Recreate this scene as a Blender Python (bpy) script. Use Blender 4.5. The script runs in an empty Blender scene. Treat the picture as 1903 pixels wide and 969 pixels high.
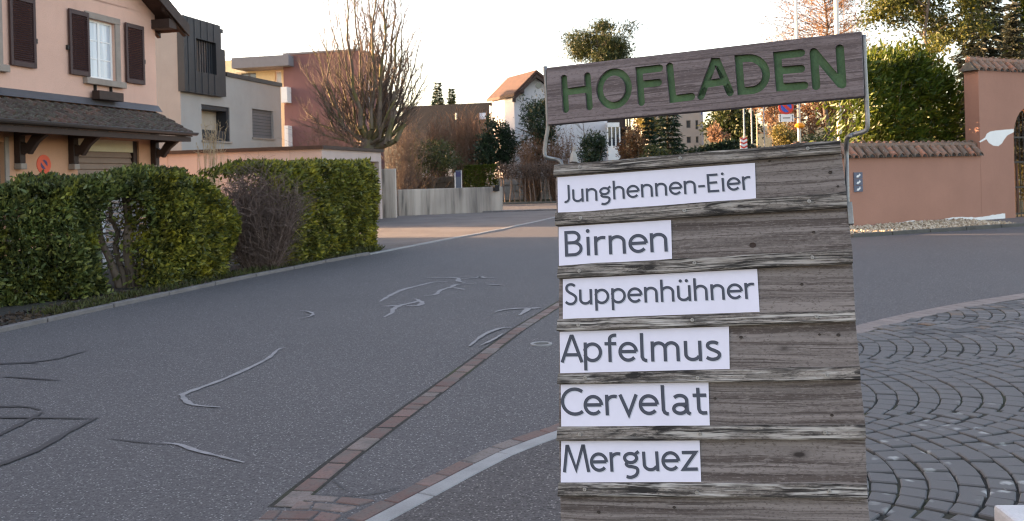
import bpy, bmesh, math, random
import numpy as np
from mathutils import Vector, Matrix
rng = np.random.default_rng(7); random.seed(7)
R = math.radians
scene = bpy.context.scene
col = scene.collection

# ------------------------------------------------------------------ camera, sky, sun, exposure
F_PX, CX, CY, TH, H = 1700.0, 951.5, 330.0, R(1.5), 1.3
W_PX, H_PX = 1903.0, 969.0
cam_d = bpy.data.cameras.new('camera'); cam = bpy.data.objects.new('camera', cam_d); col.objects.link(cam)
cam_d.sensor_width = 36.0; cam_d.lens = 36.0 * F_PX / W_PX
cam_d.shift_y = (CY - H_PX / 2) / W_PX
cam_d.clip_start = 0.05; cam_d.clip_end = 2000
RT = Vector((math.cos(TH), 0, -math.sin(TH))); UP = Vector((math.sin(TH), 0, math.cos(TH))); FW = Vector((0, 1, 0))
cam.matrix_world = Matrix(((RT.x, UP.x, 0, 0), (0, 0, -1, 0), (RT.z, UP.z, 0, H), (0, 0, 0, 1)))
cam_d.dof.use_dof = True; cam_d.dof.focus_distance = 1.95; cam_d.dof.aperture_fstop = 14.0
scene.camera = cam

SUN_EL, SUN_AZ = R(8.0), math.atan2(-0.951, 0.309)      # azimuth measured from +Y towards +X
world = bpy.data.worlds.new('World'); scene.world = world; world.use_nodes = True
wn = world.node_tree.nodes; wl = world.node_tree.links
for n in list(wn): wn.remove(n)
sky = wn.new('ShaderNodeTexSky'); sky.sky_type = 'NISHITA'; sky.sun_disc = False
sky.sun_elevation = SUN_EL; sky.sun_rotation = SUN_AZ
sky.altitude = 400; sky.air_density = 0.8; sky.dust_density = 3.0; sky.ozone_density = 0.3
bg = wn.new('ShaderNodeBackground'); bg.inputs['Strength'].default_value = 0.15
wo = wn.new('ShaderNodeOutputWorld')
wl.new(sky.outputs[0], bg.inputs[0]); wl.new(bg.outputs[0], wo.inputs[0])
sun_d = bpy.data.lights.new('sun', 'SUN'); sun_d.energy = 5.0; sun_d.angle = R(0.6); sun_d.color = (1.0, 0.70, 0.42)
sun = bpy.data.objects.new('sun', sun_d); col.objects.link(sun); sun.location = (-30, 10, 30)
sdir = Vector((math.sin(SUN_AZ) * math.cos(SUN_EL), math.cos(SUN_AZ) * math.cos(SUN_EL), math.sin(SUN_EL)))
sun.rotation_euler = sdir.to_track_quat('Z', 'Y').to_euler()
vs = scene.view_settings
vs.view_transform = 'Standard'; vs.look = 'None'; vs.exposure = 2.6; vs.gamma = 1.0; vs.use_curve_mapping = False
vs.use_white_balance = True; vs.white_balance_temperature = 7300; vs.white_balance_tint = 20   # the camera's white balance
scene.cycles.filter_width = 1.1

# ------------------------------------------------------------------ pixel -> world helpers
def ray(u, v):
    return FW + RT * ((u - CX) / F_PX) + UP * ((CY - v) / F_PX)
def P(u, v, Y):
    return Vector((0, 0, H)) + ray(u, v) * Y
def G(u, v, z=0.0):
    d = ray(u, v); return Vector((0, 0, H)) + d * ((z - H) / d.z)
def gz(x, y):                                            # the terrain climbs beyond the crossing
    t = max(0.0, y - 46.0); return 0.055 * t * t / (t + 8.0)

# ------------------------------------------------------------------ mesh helpers
class MB:
    def __init__(s): s.v = []; s.f = []
    def add(s, vs, fs):
        o = len(s.v); s.v += [tuple(x) for x in vs]; s.f += [tuple(i + o for i in f) for f in fs]; return s
    def box(s, x0, x1, y0, y1, z0, z1):
        return s.add([(x0,y0,z0),(x1,y0,z0),(x1,y1,z0),(x0,y1,z0),(x0,y0,z1),(x1,y0,z1),(x1,y1,z1),(x0,y1,z1)],
                     [(0,3,2,1),(4,5,6,7),(0,1,5,4),(1,2,6,5),(2,3,7,6),(3,0,4,7)])
    def quad(s, *p): return s.add(p, [tuple(range(len(p)))])
    def prism(s, poly, d):                               # poly: list of Vectors, d: extrusion vector
        n = len(poly); d = Vector(d); a = [Vector(p) for p in poly]; b = [p + d for p in a]
        return s.add(a + b, [tuple(range(n))[::-1], tuple(range(n, 2*n))] + [(i, (i+1) % n, n + (i+1) % n, n + i) for i in range(n)])
    def tube(s, pts, r, seg=8, cap=True):
        pts = [Vector(p) for p in pts]; rr = r if isinstance(r, (list, tuple)) else [r] * len(pts)
        n = len(pts); base = len(s.v); prev = None
        for i, p in enumerate(pts):
            t = (pts[min(i+1, n-1)] - pts[max(i-1, 0)]).normalized()
            if prev is None: a = t.orthogonal().normalized()
            else: a = (prev - t * prev.dot(t)).normalized()
            prev = a; b = t.cross(a)
            for k in range(seg):
                an = 2 * math.pi * k / seg
                s.v.append(tuple(p + (a * math.cos(an) + b * math.sin(an)) * rr[i]))
        for i in range(n - 1):
            for k in range(seg):
                k2 = (k + 1) % seg
                s.f.append((base + i*seg + k, base + i*seg + k2, base + (i+1)*seg + k2, base + (i+1)*seg + k))
        if cap:
            s.f.append(tuple(base + k for k in range(seg))[::-1]); s.f.append(tuple(base + (n-1)*seg + k for k in range(seg)))
        return s
    def mesh(s, name, smooth=False, bevel=0.0, segs=1):
        me = bpy.data.meshes.new(name); me.from_pydata(s.v, [], s.f); me.validate()
        if bevel > 0 or True:
            bm = bmesh.new(); bm.from_mesh(me)
            if bevel > 0:
                bmesh.ops.bevel(bm, geom=[e for e in bm.edges if len(e.link_faces) == 2 and e.calc_face_angle(0) > 0.5], offset=bevel, segments=segs, affect='EDGES', profile=0.6)
            bmesh.ops.recalc_face_normals(bm, faces=bm.faces)
            bm.to_mesh(me); bm.free()
        if smooth:
            for p in me.polygons: p.use_smooth = True
        return me
    def build(s, name, mat, parent=None, smooth=False, bevel=0.0, segs=1):
        return link(name, s.mesh(name, smooth, bevel, segs), mat, parent)
def link(name, me, mat, parent=None, loc=None):
    o = bpy.data.objects.new(name, me); col.objects.link(o)
    if mat is not None and len(me.materials) == 0: me.materials.append(mat)
    if parent is not None: o.parent = parent
    if loc is not None: o.location = loc
    return o
def tag(o, label=None, cat=None, group=None, kind=None):
    if label: o['label'] = label
    if cat: o['category'] = cat
    if group: o['group'] = group
    if kind: o['kind'] = kind
    return o
def empty(name, loc=(0, 0, 0), rz=0.0):
    o = bpy.data.objects.new(name, None); col.objects.link(o); o.location = loc; o.rotation_euler = (0, 0, rz); o.empty_display_size = 0.1
    return o
def np_mesh(name, V, faces):                              # V (N,3); faces (M,k) ints
    me = bpy.data.meshes.new(name); V = np.asarray(V, dtype=np.float32); faces = np.asarray(faces, dtype=np.int32)
    me.vertices.add(len(V)); me.vertices.foreach_set('co', V.ravel())
    m, k = faces.shape
    me.loops.add(m * k); me.loops.foreach_set('vertex_index', faces.ravel())
    me.polygons.add(m); me.polygons.foreach_set('loop_start', np.arange(0, m * k, k, dtype=np.int32))
    me.polygons.foreach_set('loop_total', np.full(m, k, dtype=np.int32))
    me.update(calc_edges=True); return me
def segs_mesh(name, segs, sides=4):                       # segs rows: p0(3) p1(3) r0 r1
    S = np.asarray(segs, dtype=float); p0, p1, r0, r1 = S[:, :3], S[:, 3:6], S[:, 6], S[:, 7]
    t = p1 - p0; t /= np.maximum(np.linalg.norm(t, axis=1, keepdims=True), 1e-9)
    ref = np.where(np.abs(t[:, 2:3]) > 0.9, np.array([[1., 0, 0]]), np.array([[0, 0, 1.]]))
    a = np.cross(t, ref); a /= np.linalg.norm(a, axis=1, keepdims=True); b = np.cross(t, a)
    V = []
    for (pp, rr) in ((p0, r0), (p1, r1)):
        for k in range(sides):
            an = 2 * math.pi * k / sides
            V.append(pp + (a * math.cos(an) + b * math.sin(an)) * rr[:, None])
    V = np.stack(V, 1).reshape(-1, 3); n = len(S); base = (np.arange(n) * 2 * sides)[:, None]
    f = np.concatenate([base + np.array([[k, (k+1) % sides, sides + (k+1) % sides, sides + k]]) for k in range(sides)])
    return np_mesh(name, V, f)
def leaf_mesh(name, pos, dirs, size, aspect=0.42, fold=0.25, rnd=None):
    """one small folded leaf per row: pos (N,3), dirs (N,3) pointing from stalk to tip, size (N,)"""
    g = rnd or rng; n = len(pos); d = dirs / np.maximum(np.linalg.norm(dirs, axis=1, keepdims=True), 1e-9)
    s = np.cross(d, g.normal(size=(n, 3))); s /= np.maximum(np.linalg.norm(s, axis=1, keepdims=True), 1e-9); nn = np.cross(s, d)
    L = np.asarray(size)[:, None]; w = L * aspect * 0.5
    pts = [pos, pos + d*L*.32 + s*w + nn*w*fold, pos + d*L*.70 + s*w*.8 + nn*w*fold, pos + d*L - nn*w*.3, pos + d*L*.70 - s*w*.8 + nn*w*fold, pos + d*L*.32 - s*w + nn*w*fold]
    V = np.stack(pts, 1).reshape(-1, 3); b = (np.arange(n) * 6)[:, None]
    return np_mesh(name, V, np.concatenate([b + np.array([[0, 1, 2, 3]]), b + np.array([[0, 3, 4, 5]])]))

# ------------------------------------------------------------------ materials
class NT:
    def __init__(s, name):
        s.m = bpy.data.materials.new(name); s.m.use_nodes = True; s.t = s.m.node_tree
        s.b = s.t.nodes['Principled BSDF']; s.co = s.n('ShaderNodeTexCoord')
        s.b.inputs['Specular IOR Level'].default_value = 0.3
    def n(s, t, **kw):
        x = s.t.nodes.new(t)
        for k, v in kw.items(): setattr(x, k, v)
        return x
    def l(s, a, b): s.t.links.new(a, b)
    def mapc(s, scale, kind='Object', rand=False):
        m = s.n('ShaderNodeMapping'); m.inputs['Scale'].default_value = scale if hasattr(scale, '__len__') else (scale,)*3
        s.l(s.co.outputs[kind], m.inputs['Vector'])
        if rand:
            oi = s.n('ShaderNodeObjectInfo'); k = s.n('ShaderNodeMath', operation='MULTIPLY'); k.inputs[1].default_value = 60
            s.l(oi.outputs['Random'], k.inputs[0]); cv = s.n('ShaderNodeCombineXYZ')
            for i in range(3): s.l(k.outputs[0], cv.inputs[i])
            s.l(cv.outputs[0], m.inputs['Location'])
        return m.outputs[0]
    def noise(s, vec, scale=1.0, detail=4, rough=0.55, dist=0.0):
        x = s.n('ShaderNodeTexNoise'); x.inputs['Scale'].default_value = scale; x.inputs['Detail'].default_value = detail
        x.inputs['Roughness'].default_value = rough; x.inputs['Distortion'].default_value = dist
        s.l(vec, x.inputs['Vector']); return x.outputs['Fac']
    def vor(s, vec, scale=1.0, feature='F1', out='Distance', rand=1.0):
        x = s.n('ShaderNodeTexVoronoi', feature=feature); x.inputs['Scale'].default_value = scale; x.inputs['Randomness'].default_value = rand
        s.l(vec, x.inputs['Vector']); return x.outputs[out]
    def ramp(s, fac, stops):
        x = s.n('ShaderNodeValToRGB'); e = x.color_ramp.elements
        while len(e) < len(stops): e.new(0.5)
        for i, (p, c) in enumerate(stops):
            e[i].position = p; c = c if hasattr(c, '__len__') else (c, c, c); e[i].color = (*c[:3], 1)
        s.l(fac, x.inputs[0]); return x.outputs[0]
    def mix(s, fac, a, b, mode='MIX'):
        x = s.n('ShaderNodeMix', data_type='RGBA', blend_type=mode); x.clamp_factor = True
        for i, val in ((0, fac), (6, a), (7, b)):
            if hasattr(val, 'links'): s.l(val, x.inputs[i])
            elif i == 0: x.inputs[0].default_value = val
            else: x.inputs[i].default_value = (*val[:3], 1)
        return x.outputs[2]
    def color(s, c):
        if hasattr(c, 'links'): s.l(c, s.b.inputs['Base Color'])
        else: s.b.inputs['Base Color'].default_value = (*c, 1)
    def rough(s, r):
        if hasattr(r, 'links'): s.l(r, s.b.inputs['Roughness'])
        else: s.b.inputs['Roughness'].default_value = r
    def bump(s, h, strength=0.3, dist=0.01):
        x = s.n('ShaderNodeBump'); x.inputs['Strength'].default_value = strength; x.inputs['Distance'].default_value = dist
        s.l(h, x.inputs['Height']); s.l(x.outputs[0], s.b.inputs['Normal'])
def sc(c, k): return tuple(min(1, x * k) for x in c)
def simple(name, c, rough=0.7, var=0.18, scale=3.0, fine=60.0, bump=0.15, metal=0.0, bdist=0.005, stretch=(1, 1, 1), rand=True):
    t = NT(name); v = t.mapc(tuple(scale * q for q in stretch), rand=rand); a = t.noise(v, 1, 5, .6)
    base = t.ramp(a, [(0.3, sc(c, 1 - var)), (0.7, sc(c, 1 + var))])
    f = t.noise(t.mapc(tuple(fine * q for q in stretch)), 1, 3, .6)
    c2 = t.mix(0.35, base, t.ramp(f, [(0.3, sc(c, 1 - 1.4*var)), (0.7, sc(c, 1 + 1.2*var))]))
    t.color(c2); t.rough(rough); t.b.inputs['Metallic'].default_value = metal
    if bump: t.bump(f, bump, bdist)
    return t.m
def plaster(name, c, bump=0.5, dirt=0.25):
    t = NT(name); f = t.noise(t.mapc(45), 1, 4, .65); a = t.noise(t.mapc(0.8), 1, 5, .6); st = t.noise(t.mapc((3, 3, .35)), 1, 4, .6)
    c1 = t.ramp(a, [(0.3, sc(c, .90)), (0.7, sc(c, 1.07))])
    c1 = t.mix(t.ramp(st, [(0.52, 0), (0.8, dirt)]), c1, sc(c, .62))
    c1 = t.mix(t.ramp(f, [(0.28, .35), (0.5, 0)]), c1, sc(c, .6))
    t.color(c1); t.rough(.9); t.bump(f, bump, .012); return t.m
def foliage(name, cols, rough=0.45, trans=0.25):
    t = NT(name); g = t.n('ShaderNodeNewGeometry')
    k = len(cols); c = t.ramp(g.outputs['Random Per Island'], [((i + .5) / k, q) for i, q in enumerate(cols)])
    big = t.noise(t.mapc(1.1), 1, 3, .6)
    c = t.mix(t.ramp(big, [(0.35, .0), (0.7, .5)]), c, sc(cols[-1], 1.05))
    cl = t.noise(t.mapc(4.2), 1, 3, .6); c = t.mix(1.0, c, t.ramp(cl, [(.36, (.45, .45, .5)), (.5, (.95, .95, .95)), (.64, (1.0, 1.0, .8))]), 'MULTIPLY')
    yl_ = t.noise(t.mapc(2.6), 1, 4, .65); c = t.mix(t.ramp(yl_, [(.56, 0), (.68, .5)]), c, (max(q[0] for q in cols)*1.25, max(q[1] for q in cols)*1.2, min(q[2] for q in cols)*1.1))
    t.color(c); t.rough(rough)
    tr = t.n('ShaderNodeBsdfTranslucent'); t.l(c, tr.inputs[0]); ms = t.n('ShaderNodeMixShader'); ms.inputs[0].default_value = trans
    t.l(t.b.outputs[0], ms.inputs[1]); t.l(tr.outputs[0], ms.inputs[2]); t.l(ms.outputs[0], t.t.nodes['Material Output'].inputs[0])
    return t.m
def bark(name, c, moss=None):
    t = NT(name); a = t.noise(t.mapc((9, 9, 2.0)), 1, 6, .65, .4)
    cc = t.ramp(a, [(0.3, sc(c, .5)), (0.55, c), (0.75, sc(c, 1.5))])
    if moss:
        cc = t.mix(t.ramp(t.noise(t.mapc(1.6), 1, 4, .6), [(0.42, 0), (0.6, .85)]), cc, moss)
    t.color(cc); t.rough(.9); t.bump(a, .5, .01); return t.m
def wood_mat(name, lo, mid, hi, weather=0.0):
    t = NT(name)
    wv = t.noise(t.mapc((3.0, 10, 10), rand=True), 1, 3, .5); off = t.n('ShaderNodeCombineXYZ'); k0 = t.n('ShaderNodeMath', operation='MULTIPLY'); t.l(wv, k0.inputs[0]); k0.inputs[1].default_value = .030
    t.l(k0.outputs[0], off.inputs[2]); va = t.n('ShaderNodeVectorMath', operation='ADD'); t.l(t.mapc((1, 1, 1), rand=True), va.inputs[0]); t.l(off.outputs[0], va.inputs[1])
    def grain(sx, sz, det, ro):                           # growth lines that undulate along the plank
        m = t.n('ShaderNodeMapping'); m.inputs['Scale'].default_value = (sx, sz, sz); t.l(va.outputs[0], m.inputs[0]); return t.noise(m.outputs[0], 1, det, ro)
    band, line, fine, fib = grain(.9, 26, 4, .55), grain(1.3, 95, 3, .6), grain(2.6, 210, 3, .65), grain(38, 300, 2, .6)
    c = t.ramp(band, [(0.32, sc(mid, .74)), (0.5, mid), (0.68, sc(hi, .85))])
    c = t.mix(t.ramp(line, [(0.52, 0), (0.62, .75)]), c, hi)
    c = t.mix(t.ramp(line, [(0.40, .85), (0.455, 0)]), c, lo)
    c = t.mix(t.ramp(fine, [(0.39, .8), (0.45, 0)]), c, sc(lo, .7))
    c = t.mix(t.ramp(fib, [(0.58, 0), (0.68, .5)]), c, sc(hi, 1.1))
    spk = t.noise(t.mapc((120, 260, 260), rand=True), 1, 3, .7); c = t.mix(t.ramp(spk, [(0.36, .55), (0.46, 0)]), c, sc(lo, .9)); c = t.mix(t.ramp(spk, [(0.56, 0), (0.66, .35)]), c, sc(hi, 1.05))
    k = t.vor(t.mapc((5.5, 13, 13), rand=True), 1)
    c = t.mix(t.ramp(k, [(0.045, .95), (0.075, .35), (0.14, .0)]), c, sc(lo, .35))
    if weather > 0:                                      # black mildew and bare silvered patches
        q = t.noise(t.mapc((16, 60, 60), rand=True), 1, 6, .7, .6); big = t.noise(t.mapc((5.5, 10, 10), rand=True), 1, 3, .6)
        m1 = t.mix(1.0, t.ramp(q, [(0.44, 1), (0.55, 0)]), t.ramp(big, [(.42, weather), (.56, .12)]), 'MULTIPLY')
        c = t.mix(m1, c, (.016, .014, .013))
        q2 = grain(5.5, 120, 4, .7); b2 = t.noise(t.mapc((6.5, 30, 30), rand=True), 1, 4, .6)
        c = t.mix(t.mix(1.0, t.ramp(q2, [(0.47, 0), (0.55, 1)]), t.ramp(b2, [(.45, 0), (.58, weather)]), 'MULTIPLY'), c, t.ramp(t.n('ShaderNodeObjectInfo').outputs['Random'], [(0, (.26, .235, .205)), (.5, (.40, .37, .335)), (1, (.54, .51, .47))]))
        c = t.mix(t.ramp(grain(3.5, 260, 3, .7), [(0.41, .9), (0.46, 0)]), c, (.02, .018, .016))
    t.color(c); t.rough(.85)
    t.bump(t.mix(.5, line, fine), .9 if weather else .55, .003); return t.m

M = {}
# asphalt: aggregate speckle, worn patches
def asphalt(name, c, speck, patch=1.0):
    t = NT(name); ob = 'Object'
    big = t.noise(t.mapc(.45), 1, 5, .6); mid = t.noise(t.mapc(3.5), 1, 4, .6)
    fine = t.noise(t.mapc(85), 1, 3, .7); st = t.vor(t.mapc(70), 1); stc = t.vor(t.mapc(70), 1, out='Color')
    base = t.ramp(big, [(0.32, sc(c, 1 - .24*patch)), (0.68, sc(c, 1 + .24*patch))])
    base = t.mix(.5, base, t.ramp(mid, [(0.3, sc(c, .80)), (0.7, sc(c, 1.2))])); med = t.noise(t.mapc(28), 1, 3, .7); base = t.mix(.55, base, t.ramp(med, [(.32, sc(c, .62)), (.68, sc(c, 1.45))]))
    base = t.mix(t.ramp(fine, [(0.36, .85), (0.52, 0)]), base, sc(c, .35))
    bw = t.n('ShaderNodeRGBToBW'); t.l(stc, bw.inputs[0])
    mk = t.mix(1.0, t.ramp(st, [(0.18, 1), (0.36, 0)]), t.ramp(bw.outputs[0], [(0.42, 0), (0.68, .8)]), 'MULTIPLY')
    base = t.mix(mk, base, speck); t.color(base); t.rough(.82)
    t.bump(t.mix(.5, fine, st), .6, .006); return t.m
M['road'] = asphalt('asphalt_road', (.100, .093, .094), (.33, .32, .31))
M['court'] = asphalt('asphalt_forecourt', (.088, .078, .076), (.32, .29, .27), .8)
M['wood'] = wood_mat('plank_wood', (.085, .066, .06), (.165, .140, .131), (.26, .225, .212))
M['batten'] = wood_mat('batten_wood', (.06, .05, .043), (.20, .172, .15), (.34, .305, .27), .95)
M['board'] = wood_mat('board_wood', (.105, .082, .082), (.17, .137, .14), (.23, .19, .195))
M['green'] = simple('green_paint', (.048, .112, .045), .5, .32, 22, 160, .12)
M['paper'] = simple('paper', (.74, .72, .83), .55, .035, 9, 60, .05)
M['ink'] = simple('ink', (.060, .068, .095), .5, .12, 30, 90, 0)
M['inkshadow'] = simple('ink_shadow', (.52, .53, .60), .6, .05, 20, 60, 0)
M['steel'] = simple('galvanised_steel', (.24, .235, .23), .5, .2, 40, 200, .1, .75)
M['screenp'] = simple('screen_grey_paint', (.36, .33, .31), .6, .15)  # screen slats in an even grey-brown, darker than their white posts
M['nail'] = simple('rusty_nail', (.045, .034, .028), .6, .3, 80, 300, .1)
M['screw'] = simple('screw_steel', (.30, .28, .26), .45, .25, 80, 300, .1, .6)
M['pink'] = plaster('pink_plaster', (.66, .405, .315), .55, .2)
M['pinklow'] = plaster('lower_front_plaster', (.58, .31, .19), .35, .25)  # lower front, toned warmer and darker than the pink wall above
M['salmon'] = plaster('salmon_wall', (.385, .195, .14), .15, .10)
M['greyw'] = plaster('grey_render', (.36, .33, .305), .12, .2)
M['redw'] = plaster('red_render', (.21, .105, .10), .2, .3)
M['cream'] = plaster('cream_render', (.66, .58, .40), .12, .2)
M['white'] = plaster('white_render', (.60, .60, .63), .15, .3)
M['garw'] = plaster('garage_render', (.50, .40, .36), .12, .25)
M['whitep'] = simple('white_paint', (.78, .77, .75), .45, .05)
M['brownwood'] = simple('dark_brown_wood', (.045, .026, .021), .6, .3, 5, 60, .2)
M['shutter'] = simple('brown_shutter', (.055, .027, .026), .5, .18, 6, 60, .08)
M['stone'] = simple('grey_stone_trim', (.29, .24, .205), .85, .2, 4, 60, .3)
M['flash'] = simple('lead_flashing', (.10, .095, .10), .5, .2, 3, 30, .1, .3)
M['gutter'] = simple('gutter_metal', (.11, .10, .10), .35, .15, 4, 40, .05, .6)
M['darkmetal'] = simple('dark_cladding', (.034, .037, .043), .45, .15, 2, 30, .05, .3)
M['black'] = simple('black_plastic', (.012, .012, .013), .5, .2)
M['iron'] = simple('wrought_iron', (.02, .02, .02), .5, .3)
M['blind'] = simple('grey_blind', (.13, .125, .13), .6, .1)
M['tan'] = simple('tan_inner_wall', (.42, .34, .27), .9, .08)
M['slab'] = simple('grey_roof_slab', (.19, .185, .20), .7, .1)
M['darkroof'] = simple('slate_roof', (.020, .018, .018), .95, .25, 2, 20, .3)
M['brownroof'] = simple('brown_tile_roof', (.062, .032, .025), .8, .3, 3, 25, .4)
M['grow'] = simple('garage_shutter', (.27, .19, .145), .6, .15)
M['chrome'] = simple('flue_metal', (.65, .62, .58), .3, .1, 3, 30, 0, .9)
t = NT('window_glass'); t.color((.05, .06, .075)); t.rough(.06); t.b.inputs['Specular IOR Level'].default_value = .8; M['glass'] = t.m
t = NT('curtain_glass'); t.color(t.ramp(t.noise(t.mapc((6, 1, .5)), 1, 3), [(.3, (.35, .40, .46)), (.7, (.62, .66, .70))])); t.rough(.1); t.b.inputs['Specular IOR Level'].default_value = .8; M['curtain'] = t.m
# concrete with streaks
t = NT('concrete'); a = t.noise(t.mapc((2.2, 2.2, .18)), 1, 6, .65, .3); b_ = t.noise(t.mapc(30), 1, 4); z_ = t.noise(t.mapc((.5, .5, .3)), 1, 3)
cc = t.ramp(a, [(.36, (.10, .09, .08)), (.46, (.34, .295, .25)), (.62, (.52, .455, .39))]); cc = t.mix(t.ramp(z_, [(.45, 0), (.65, .45)]), cc, (.20, .18, .165))
t.color(cc); t.rough(.9); t.bump(b_, .25, .006); M['concrete'] = t.m
M['granite'] = simple('granite_kerb', (.155, .14, .135), .8, .25, 6, 130, .35)
M['granite_dark'] = simple('mossy_kerb', (.10, .095, .085), .9, .3, 3, 50, .4)
M['palestone'] = simple('pale_granite', (.27, .265, .26), .75, .22, 6, 130, .3)
M['blockstone'] = simple('white_granite', (.58, .57, .57), .7, .16, 6, 130, .3)
M['edgestone'] = simple('pinkish_granite', (.215, .18, .165), .8, .25, 5, 110, .35)
def paver(name, c):
    t = NT(name); oi = t.n('ShaderNodeObjectInfo'); f = t.noise(t.mapc(90), 1, 3); g = t.noise(t.mapc(9, rand=True), 1, 5, .65)
    cc = t.ramp(oi.outputs['Random'], [(0, sc(c, .75)), (.3, (c[0]*.95, c[1]*1.05, c[2]*1.05)), (.55, sc(c, 1.12)), (.78, (c[0]*1.2, c[1]*1.6, c[2]*1.65)), (1, (c[0]*.95, c[1]*1.5, c[2]*1.65))])
    cc = t.mix(t.ramp(g, [(.42, 0), (.62, .75)]), cc, (.12, .108, .10)); cc = t.mix(t.ramp(f, [(.3, .5), (.5, 0)]), cc, sc(c, .5))
    t.color(cc); t.rough(.85); t.bump(f, .4, .003); return t.m
M['paver'] = paver('red_paver', (.18, .105, .09))
# cobbles: dark grey setts with lichen
t = NT('sett_stone'); oi = t.n('ShaderNodeNewGeometry'); g = t.noise(t.mapc(60), 1, 4, .65); g2 = t.noise(t.mapc(5), 1, 4)
cc = t.ramp(oi.outputs['Random Per Island'], [(0, (.065, .063, .064)), (.3, (.095, .092, .092)), (.6, (.125, .12, .118)), (.82, (.155, .147, .143)), (.94, (.13, .11, .096)), (1, (.165, .11, .078))])
cc = t.mix(t.ramp(g, [(.3, .5), (.52, 0)]), cc, (.05, .048, .047)); M['_sett'] = t
pos = oi.outputs['Position']; mp = t.n('ShaderNodeMapping'); t.l(pos, mp.inputs[0])
wob = t.noise(mp.outputs[0], 30, 3); vv = t.n('ShaderNodeVectorMath', operation='MULTIPLY_ADD')
t.l(wob, vv.inputs[0]); vv.inputs[1].default_value = (.05, .05, .0); t.l(mp.outputs[0], vv.inputs[2])
lic = t.vor(vv.outputs[0], 11.5); lc = t.vor(vv.outputs[0], 11.5, out='Color'); bw = t.n('ShaderNodeRGBToBW'); t.l(lc, bw.inputs[0])
area = t.n('ShaderNodeVectorMath', operation='DISTANCE'); t.l(pos, area.inputs[0]); area.inputs[1].default_value = (2.25, 3.75, 0)
msk = t.mix(1.0, t.ramp(lic, [(.16, 1), (.32, 0)]), t.ramp(bw.outputs[0], [(.57, 0), (.66, .75)]), 'MULTIPLY')
am = t.n('ShaderNodeMapRange'); t.l(area.outputs['Value'], am.inputs[0]); am.inputs[1].default_value = .55; am.inputs[2].default_value = 1.5; am.inputs[3].default_value = 1; am.inputs[4].default_value = 0
msk = t.mix(1.0, msk, am.outputs[0], 'MULTIPLY'); cc = t.mix(msk, cc, (.40, .41, .39))
t.color(cc); t.rough(.7); t.bump(g, .35, .004); M['sett'] = t.m
t = NT('joint_sand'); g = t.noise(t.mapc(40), 1, 4); ms_ = t.noise(t.mapc(1.5), 1, 3)
cc = t.ramp(g, [(.3, (.018, .017, .015)), (.7, (.05, .046, .040))]); cc = t.mix(t.ramp(ms_, [(.5, 0), (.7, .6)]), cc, (.05, .06, .015)); t.color(cc); t.rough(.95); M['joint'] = t.m
t = NT('earth'); g = t.noise(t.mapc(1.2), 1, 6, .7); f = t.noise(t.mapc(35), 1, 4, .7)
cc = t.ramp(g, [(.3, (.05, .042, .026)), (.5, (.075, .07, .03)), (.7, (.045, .065, .02))]); cc = t.mix(t.ramp(f, [(.35, .6), (.55, 0)]), cc, (.02, .017, .012)); t.color(cc); t.rough(.95); t.bump(f, .7, .03); M['earth'] = t.m
t = NT('verge_soil'); g = t.noise(t.mapc(2.0), 1, 6, .7); f = t.noise(t.mapc(45), 1, 4, .7)
cc = t.ramp(g, [(.32, (.050, .042, .034)), (.52, (.075, .066, .056)), (.68, (.055, .060, .018))]); cc = t.mix(t.ramp(f, [(.35, .6), (.55, 0)]), cc, (.022, .018, .014)); t.color(cc); t.rough(.95); t.bump(f, .7, .02); M['verge'] = t.m
t = NT('yard_gravel'); g = t.noise(t.mapc(.8), 1, 5, .6); f = t.noise(t.mapc(60), 1, 3, .7)
cc = t.ramp(g, [(.3, (.135, .115, .105)), (.7, (.205, .18, .165))]); cc = t.mix(t.ramp(f, [(.35, .5), (.55, 0)]), cc, (.07, .06, .055)); t.color(cc); t.rough(.95); t.bump(f, .5, .015); M['yard'] = t.m
t = NT('pebble'); g = t.n('ShaderNodeNewGeometry'); t.color(t.ramp(g.outputs['Random Per Island'], [(0, (.28, .21, .14)), (.5, (.48, .37, .25)), (1, (.66, .56, .43))])); t.rough(.8); M['pebble'] = t.m  # pale warm tones stand for sunlight that the wall keeps off the pebbles
def tile_mat(name, c, moss, lich):
    t = NT(name); oi = t.n('ShaderNodeObjectInfo'); g = t.noise(t.mapc(14, rand=True), 1, 5, .7); f = t.noise(t.mapc(55, rand=True), 1, 4, .6)
    cc = t.ramp(oi.outputs['Random'], [(0, sc(c, .7)), (.5, c), (.85, (c[0]*1.35, c[1]*1.15, c[2]*1.1)), (1, (c[0]*1.7, c[1]*1.1, c[2]*.9))])
    cc = t.mix(t.ramp(g, [(.45, 0), (.62, .85)]), cc, moss); cc = t.mix(t.ramp(f, [(.60, 0), (.70, lich)]), cc, (.50, .48, .43)); t.color(cc); t.rough(.85); t.bump(g, .4, .01); return t.m
M['ptile'] = tile_mat('porch_tile', (.085, .055, .047), (.10, .10, .075), .7)
M['wtile'] = tile_mat('wall_tile', (.24, .135, .09), (.13, .115, .095), .85)
M['sealw'] = simple('pale_crack_seal', (.25, .24, .24), .85, .28, 12, 90, .3)
M['sealb'] = simple('dark_crack_seal', (.030, .030, .034), .6, .2, 6, 70, .2)
M['red'] = simple('sign_red', (.60, .05, .035), .4, .1)
M['redor'] = simple('sign_orange_red', (.72, .10, .045), .45, .1)
M['blue'] = simple('sign_blue', (.035, .10, .45), .4, .1)
M['navy'] = simple('sign_navy', (.05, .055, .14), .5, .1)
M['orange'] = simple('orange_plastic', (.80, .28, .02), .4, .08)
M['polew'] = simple('pole_paint', (.68, .61, .53), .5, .1)
M['blind2'] = simple('grey_pole_paint', (.30, .30, .31), .5, .1)
M['plaque'] = simple('blue_tile', (.085, .105, .16), .35, .3, 20, 120, .05)
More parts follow.
